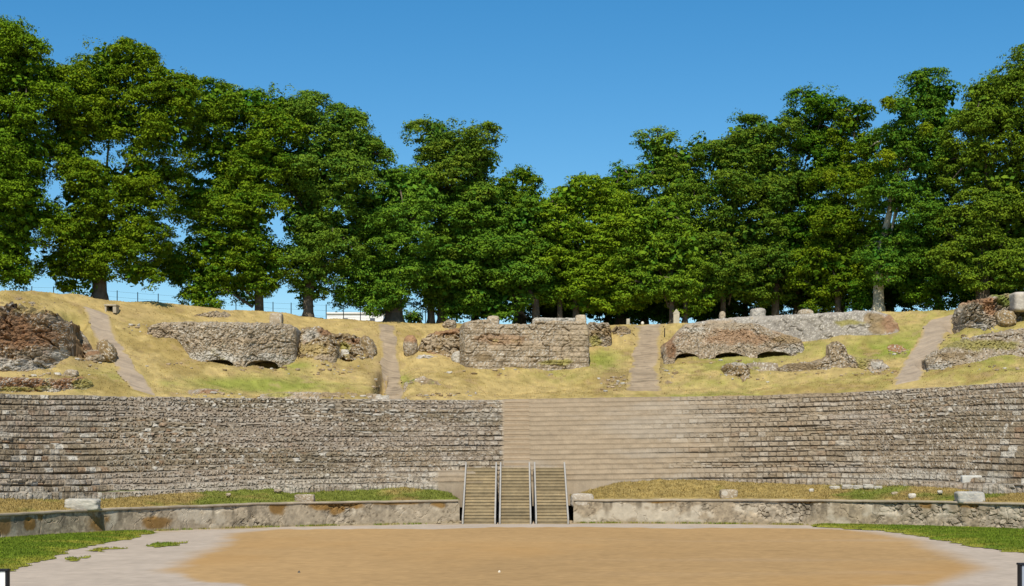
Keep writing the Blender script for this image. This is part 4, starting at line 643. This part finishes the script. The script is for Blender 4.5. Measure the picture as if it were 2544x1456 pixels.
def tree(name, label, Xb, Vb, s, lobes, hue=0., dens=1., pale=False, r0=.42, trunks=None, lean=0, group='trees along the crest', size=.115, flat=.5, seedx=0, gap=.0, cl_r=1.0):
    Y = float(ringY(Xb, s)); sc = Y/F; x, y, z = P(Xb, Vb, Y); seed = abs(int(Xb*7+s*31))+seedx; rg = np.random.default_rng(seed)
    root = empty(name, (x, y, z), label, 'tree', group); cls = []; rads = []; cents = []
    for (X, V, rx, rv, *dy) in lobes:
        c = np.array(((X-CX)*sc, Y+(dy[0] if dy else rg.uniform(-.6, .6)), EH-(V-HZ)*sc)); rr = np.array((rx*sc, min(rx, rv)*sc*.95+.3, rv*sc)); cents.append((c, rr))
        area = 4*math.pi*(((rr[0]*rr[1])**1.6+(rr[0]*rr[2])**1.6+(rr[1]*rr[2])**1.6)/3)**(1/1.6); ns = int(area*.13*dens)+3
        for _ in range(ns):
            d = rg.normal(size=3); d[1] -= .15; d /= np.linalg.norm(d); rs = rg.uniform(.8, 1.75)*min(1, rr.min()/2.2+.25)*cl_r; sc_ = c+d*(rr*rg.uniform(.64, .88)); n = int(2*math.pi*rs*rs*1.5)+3
            e = rg.normal(size=(n, 3))+d*.9+np.array((0, 0, .55)); e /= np.linalg.norm(e, axis=1)[:, None]; cls.append(sc_+e*rs*np.array((1, 1, .72))*rg.uniform(.75, 1., (n, 1))-np.array((0, 0, .3))); rads.append(rg.uniform(.32, .68, n)*min(1, rr.min()/1.6+.3)*cl_r**.5)
    cls = np.concatenate(cls); rads = np.concatenate(rads); per = 80
    # lumpy gaps: drop clumps where a coarse noise is low
    nn = fbm(cls[:, 0]*.45, cls[:, 1]*.45, cls[:, 2]*.45, s=seed % 97); k = nn > -.58+gap; cls, rads = cls[k], rads[k]
    V, c = leaves(cls, rads, flat, per, size, hue, seed)
    ic = []; 
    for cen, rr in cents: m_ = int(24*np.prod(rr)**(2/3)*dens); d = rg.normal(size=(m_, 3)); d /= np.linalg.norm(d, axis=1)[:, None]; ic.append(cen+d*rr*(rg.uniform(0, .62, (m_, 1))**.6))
    ic = np.concatenate(ic); Vi, ci = leaves(ic, np.full(len(ic), .6), .6, 8, .32, hue-.2, seed+1)  # larger inner leaves, coloured darker to put shade inside the crown
    ot = []
    for cen, rr in cents: m_ = int(5+rr[0]*4); d = rg.normal(size=(m_, 3)); d[:, 2] = np.abs(d[:, 2]); d /= np.linalg.norm(d, axis=1)[:, None]; ot.append(cen+d*rr*rg.uniform(1., 1.2, (m_, 1)))
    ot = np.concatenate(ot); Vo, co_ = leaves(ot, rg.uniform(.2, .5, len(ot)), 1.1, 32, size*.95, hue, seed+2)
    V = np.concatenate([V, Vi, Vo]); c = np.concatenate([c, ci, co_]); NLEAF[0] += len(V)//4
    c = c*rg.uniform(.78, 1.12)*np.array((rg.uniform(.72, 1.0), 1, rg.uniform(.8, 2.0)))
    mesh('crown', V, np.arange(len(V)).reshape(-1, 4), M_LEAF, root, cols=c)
    m = MB(); bk = M_PALEB if pale else M_BARK
    cc = np.mean([c for c, r in cents], 0)
    for tX, tr in (trunks or [(Xb, r0)]):
        tx = (tX-CX)*sc; top = Vector((lerp(tx, cc[0], .5), Y, cc[2]+cents[0][1][2]*.2)); H = top.z-z
        m.tube([(tx, Y, z-.6), (tx, Y, z), (tx+.02, Y, z+.35), (tx+lean*.3, Y, z+H*.35), (lerp(tx, top.x, .6), Y, z+H*.7), tuple(top)], [tr*1.5, tr*1.35, tr*1.05, tr*.85, tr*.55, tr*.2], 12)
    br = [cents[i] for i in rg.permutation(len(cents))[:9]]
    for c, r in br:
        f = rg.uniform(.3, .6); h = z+(c[2]-z)*f; p0 = Vector((lerp(x, cc[0], f*.5), Y, h)); p2 = Vector(c+np.array((0, 0, r[2]*.5))); p1 = p0.lerp(p2, .5)+Vector((0, 0, .5))
        m.tube([p0, p1, p2], [r0*.32, r0*.18, r0*.05], 7)
    for i in rg.permutation(len(cls))[:40]:
        q = Vector(cls[i]); c, r = cents[int(np.argmin([np.linalg.norm(cls[i]-c) for c, r in cents]))]; m.tube([Vector(c), Vector(c).lerp(q, .6)+Vector((0, 0, .3)), q], [.1, .06, .02], 5)
    m.build('trunk', bk, root, smooth=True)
    return root
LT = 'lime_tree'; NLEAF = [0]
tree(LT, 'tall bright tree at the left frame edge, its low branches hanging over the crest', -30, 722, 31, [(20, 130, 90, 75), (-60, 200, 120, 110), (70, 210, 75, 90), (20, 330, 110, 110), (80, 380, 60, 80), (-20, 470, 130, 110), (70, 520, 70, 60), (20, 610, 90, 70), (25, 670, 45, 40)], hue=.18)
tree(LT, 'tallest broad tree on the left with a forked trunk and hanging lower crown', 248, 738, 29.6, [(290, 160, 85, 70), (200, 210, 65, 70), (390, 210, 70, 70), (455, 240, 35, 60), (280, 290, 125, 90), (400, 320, 85, 90), (190, 350, 60, 90), (230, 470, 105, 90), (350, 450, 80, 80), (330, 580, 70, 100), (190, 590, 70, 80), (250, 620, 60, 60), (150, 660, 35, 35), (345, 685, 35, 40), (225, 690, 45, 30)], hue=.08, r0=.42, trunks=[(248, .42), (240, .3)], gap=.06)
tree(LT, 'rounded dark green tree with a clear straight trunk left of the ruin block', 643, 784, 29.5, [(540, 270, 65, 65), (620, 270, 75, 65), (690, 290, 60, 70), (560, 380, 90, 90), (660, 400, 90, 90), (500, 500, 75, 90), (610, 530, 100, 90), (540, 620, 110, 80), (640, 650, 75, 70), (450, 660, 50, 45), (600, 700, 90, 35), (505, 735, 38, 34, -1.5), (520, 690, 60, 40)], hue=-.05, r0=.30, gap=.02)
tree(LT, 'leaning-crowned tree with a short thick trunk left of the white building', 765, 786, 29.5, [(760, 290, 55, 55), (830, 320, 70, 55), (880, 370, 60, 60), (920, 385, 26, 34), (780, 400, 90, 80), (870, 460, 65, 80), (760, 530, 80, 90), (830, 580, 65, 80), (750, 640, 55, 60), (790, 680, 45, 35), (765, 720, 32, 22)], hue=.05, r0=.34)
tree(LT, 'dense tree on the thickest trunk right of the white building', 978, 800, 29.5, [(990, 465, 65, 50), (935, 500, 60, 60), (1050, 480, 50, 50), (900, 590, 70, 70), (990, 580, 80, 80), (870, 670, 50, 60), (950, 680, 80, 65), (905, 725, 60, 32), (1010, 660, 45, 60), (965, 740, 42, 35, -1.)], hue=.07, r0=.62)
tree(LT, 'tall thin-topped tree rising above the middle of the row on twin dark trunks', 1085, 804, 31, [(1090, 345, 60, 50), (1170, 360, 55, 50), (1130, 400, 80, 55), (1200, 410, 35, 40), (1110, 480, 95, 70), (1200, 500, 60, 70), (1080, 590, 60, 80), (1060, 690, 45, 60), (1085, 735, 32, 30)], hue=.0, dens=.85, trunks=[(1070, .26), (1097, .33)], size=.115, gap=.05)
tree(LT, 'dense low-skirted tree right behind the big coursed block', 1330, 806, 30, [(1200, 575, 70, 50), (1140, 620, 70, 60), (1230, 640, 80, 60), (1110, 690, 65, 60), (1190, 710, 85, 60), (1290, 690, 60, 70), (1140, 755, 50, 30), (1230, 755, 60, 32), (1290, 560, 60, 70), (1180, 520, 80, 60)], hue=.06, dens=1.25, r0=.3, size=.14, gap=-.2)
tree(LT, 'rear tree whose feathery tip stands just right of the tall middle tree', 1290, 800, 36, [(1298, 440, 24, 28), (1260, 470, 45, 40), (1320, 500, 40, 36), (1250, 540, 60, 60), (1320, 580, 60, 60), (1290, 660, 60, 60)], hue=-.05, size=.115)
tree(LT, 'broad flat-layered tree filling the dip in the tree line', 1450, 806, 30.5, [(1440, 480, 60, 45), (1390, 510, 60, 45), (1500, 520, 60, 50), (1420, 570, 90, 50), (1530, 570, 60, 60), (1380, 630, 70, 60), (1480, 630, 90, 60), (1560, 640, 50, 60), (1400, 700, 80, 50), (1500, 700, 90, 50), (1450, 745, 80, 34), (1550, 735, 60, 35)], hue=.12, dens=1.2, flat=.38, size=.115, gap=-.15, trunks=[(1430, .25), (1390, .2)])
tree(LT, 'small rear tree top peeping over the dip in the tree line', 1545, 800, 37, [(1542, 432, 28, 24), (1530, 470, 35, 30), (1550, 520, 45, 45), (1560, 590, 40, 50)], hue=-.1, size=.115)
tree(LT, 'thin brownish topped tree standing proud right of the dip', 1685, 802, 33, [(1635, 370, 52, 45), (1690, 400, 40, 40), (1735, 365, 16, 28), (1640, 430, 60, 50), (1720, 460, 50, 50), (1670, 520, 80, 60), (1700, 600, 70, 70)], hue=-.02, dens=.9, size=.115, gap=.1, trunks=[(1675, .22), (1700, .18)], lean=.4)
tree(LT, 'light green lower tree beside the marker stone', 1660, 806, 30, [(1660, 540, 70, 50), (1590, 560, 50, 50), (1690, 620, 70, 60), (1600, 650, 70, 55), (1720, 700, 60, 45), (1620, 710, 60, 45), (1745, 735, 35, 25)], hue=.12, flat=.42, gap=-.05, r0=.2, trunks=[(1668, .2), (1702, .16)])
tree(LT, 'full dark tree left of the tall sparse tops on the right', 1795, 800, 32, [(1850, 345, 55, 50), (1920, 340, 45, 50), (1800, 400, 60, 50), (1890, 410, 90, 60), (1830, 480, 90, 60), (1930, 490, 60, 60), (1850, 570, 100, 70), (1780, 630, 60, 60), (1900, 660, 80, 70), (1830, 710, 60, 40)], hue=-.03, size=.115, gap=.05, r0=.2)
tree(LT, 'sparse tree with a ragged tuft highest of its neighbours right of centre', 1925, 795, 34, [(2010, 255, 38, 38), (2055, 270, 38, 38), (2030, 310, 50, 40), (2000, 360, 45, 40), (2060, 400, 60, 60), (1990, 470, 60, 60), (2050, 530, 80, 60), (1960, 600, 60, 60)], hue=-.1, dens=.85, size=.115, gap=.14, r0=.28)
tree(LT, 'thin tree with separate rounded tufts beside the pale trunk', 2080, 785, 33, [(2130, 285, 32, 32), (2105, 320, 28, 28), (2150, 360, 50, 45), (2100, 450, 60, 50), (2170, 480, 55, 55), (2080, 560, 70, 60), (2150, 600, 80, 60), (2050, 660, 70, 50), (2120, 690, 60, 45), (2040, 720, 50, 35)], hue=-.02, dens=.9, size=.115, gap=.08, r0=.22)
tree(LT, 'tall open tree on the bare pale trunk above the long wall end', 2181, 768, 30, [(2290, 215, 50, 36), (2345, 235, 36, 34), (2260, 280, 60, 45), (2330, 310, 60, 50), (2220, 350, 50, 50), (2290, 390, 75, 60), (2350, 440, 50, 60), (2240, 480, 70, 60), (2310, 540, 75, 60), (2220, 600, 70, 50), (2290, 650, 60, 50), (2180, 650, 50, 40)], hue=-.02, dens=.9, gap=.1, pale=True, r0=.36, size=.115)
tree(LT, 'huge bright tree filling the right end of the row', 2440, 760, 30, [(2500, 215, 70, 55), (2440, 250, 50, 50), (2550, 200, 70, 70), (2480, 320, 95, 70), (2570, 340, 70, 90), (2430, 400, 60, 60), (2500, 440, 100, 80), (2450, 540, 90, 80), (2550, 560, 80, 90), (2420, 630, 60, 60), (2500, 670, 90, 60), (2580, 690, 60, 60)], hue=.2, r0=.45)
tree(LT, 'dark undergrowth tree behind the top of the fourth path', 2330, 768, 34, [(2340, 560, 60, 60), (2290, 640, 60, 50), (2370, 640, 60, 60), (2250, 700, 50, 40), (2340, 705, 60, 40), (2400, 720, 50, 35), (2140, 720, 40, 30)], hue=-.15, r0=.25)
# the shaded second row along the avenue
for i, (X, a) in enumerate([(1180, 0), (1380, 20), (1510, 0), (1600, 60), (1740, 20), (1850, -10), (1980, 10), (2090, 0), (2210, 20), (2470, 20)]):
    lbs = ['shaded rear tree behind the low-skirted tree left of the dip', 'shaded rear tree directly behind the right half of the coursed block', 'shaded rear tree behind the stub right of the coursed block', 'very dark dense rear tree at the top of the third path', 'shaded rear tree behind the marker stone', 'shaded rear tree behind the left of the long wall', 'shaded rear tree behind the middle of the long wall', 'shaded rear tree behind the rounded hump of the long wall', 'shaded rear tree right of the bare pale trunk', 'shaded rear tree behind the big dark rock face']
    b = 0 if X < 1900 else -20
    lo = [(X, 620+b, 80, 60), (X-45, 680+b, 60, 50), (X+45, 690+b, 60, 50), (X, 735+b, 75, 35)]
    lo += [(X-35, 768+b*1.3, 50, 26), (X+40, 772+b*1.3, 50, 24)]
    if i in (3, 1, 4): lo += [(X-10, 780, 60, 25), (X+30, 765, 45, 30)]
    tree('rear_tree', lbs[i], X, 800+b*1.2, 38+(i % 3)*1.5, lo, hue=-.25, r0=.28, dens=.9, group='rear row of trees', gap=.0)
# shrub right of the thick trunk, far behind
tree('shrub', 'rounded shrub showing above the crest right of the thickest trunk', 1028, 806, 40, [(1022, 790, 20, 16), (1038, 795, 16, 12)], hue=.05, r0=.08, group=None, cl_r=.5)
# mistletoe balls in the right-hand crowns
for X, V, r_, lab in [(2062, 434, 19, 'round mistletoe ball lowest in the thin tufted tree'), (2200, 388, 26, 'large flattened mistletoe ball left in the tall open tree'), (2300, 316, 20, 'round mistletoe ball high in the tall open tree'), (2205, 252, 18, 'mistletoe ball at the left tip of the tall open tree')]:
    Y = float(ringY(X, 30))-2.6; c = np.array([P(X, V, Y)]); V_, cc = leaves(c, np.array([r_*Y/F]), .85, 900, .1, .5, int(X)); o = mesh('mistletoe', V_, np.arange(len(V_)).reshape(-1, 4), M_LEAF, cols=cc*.85); tag(o, lab, 'mistletoe')
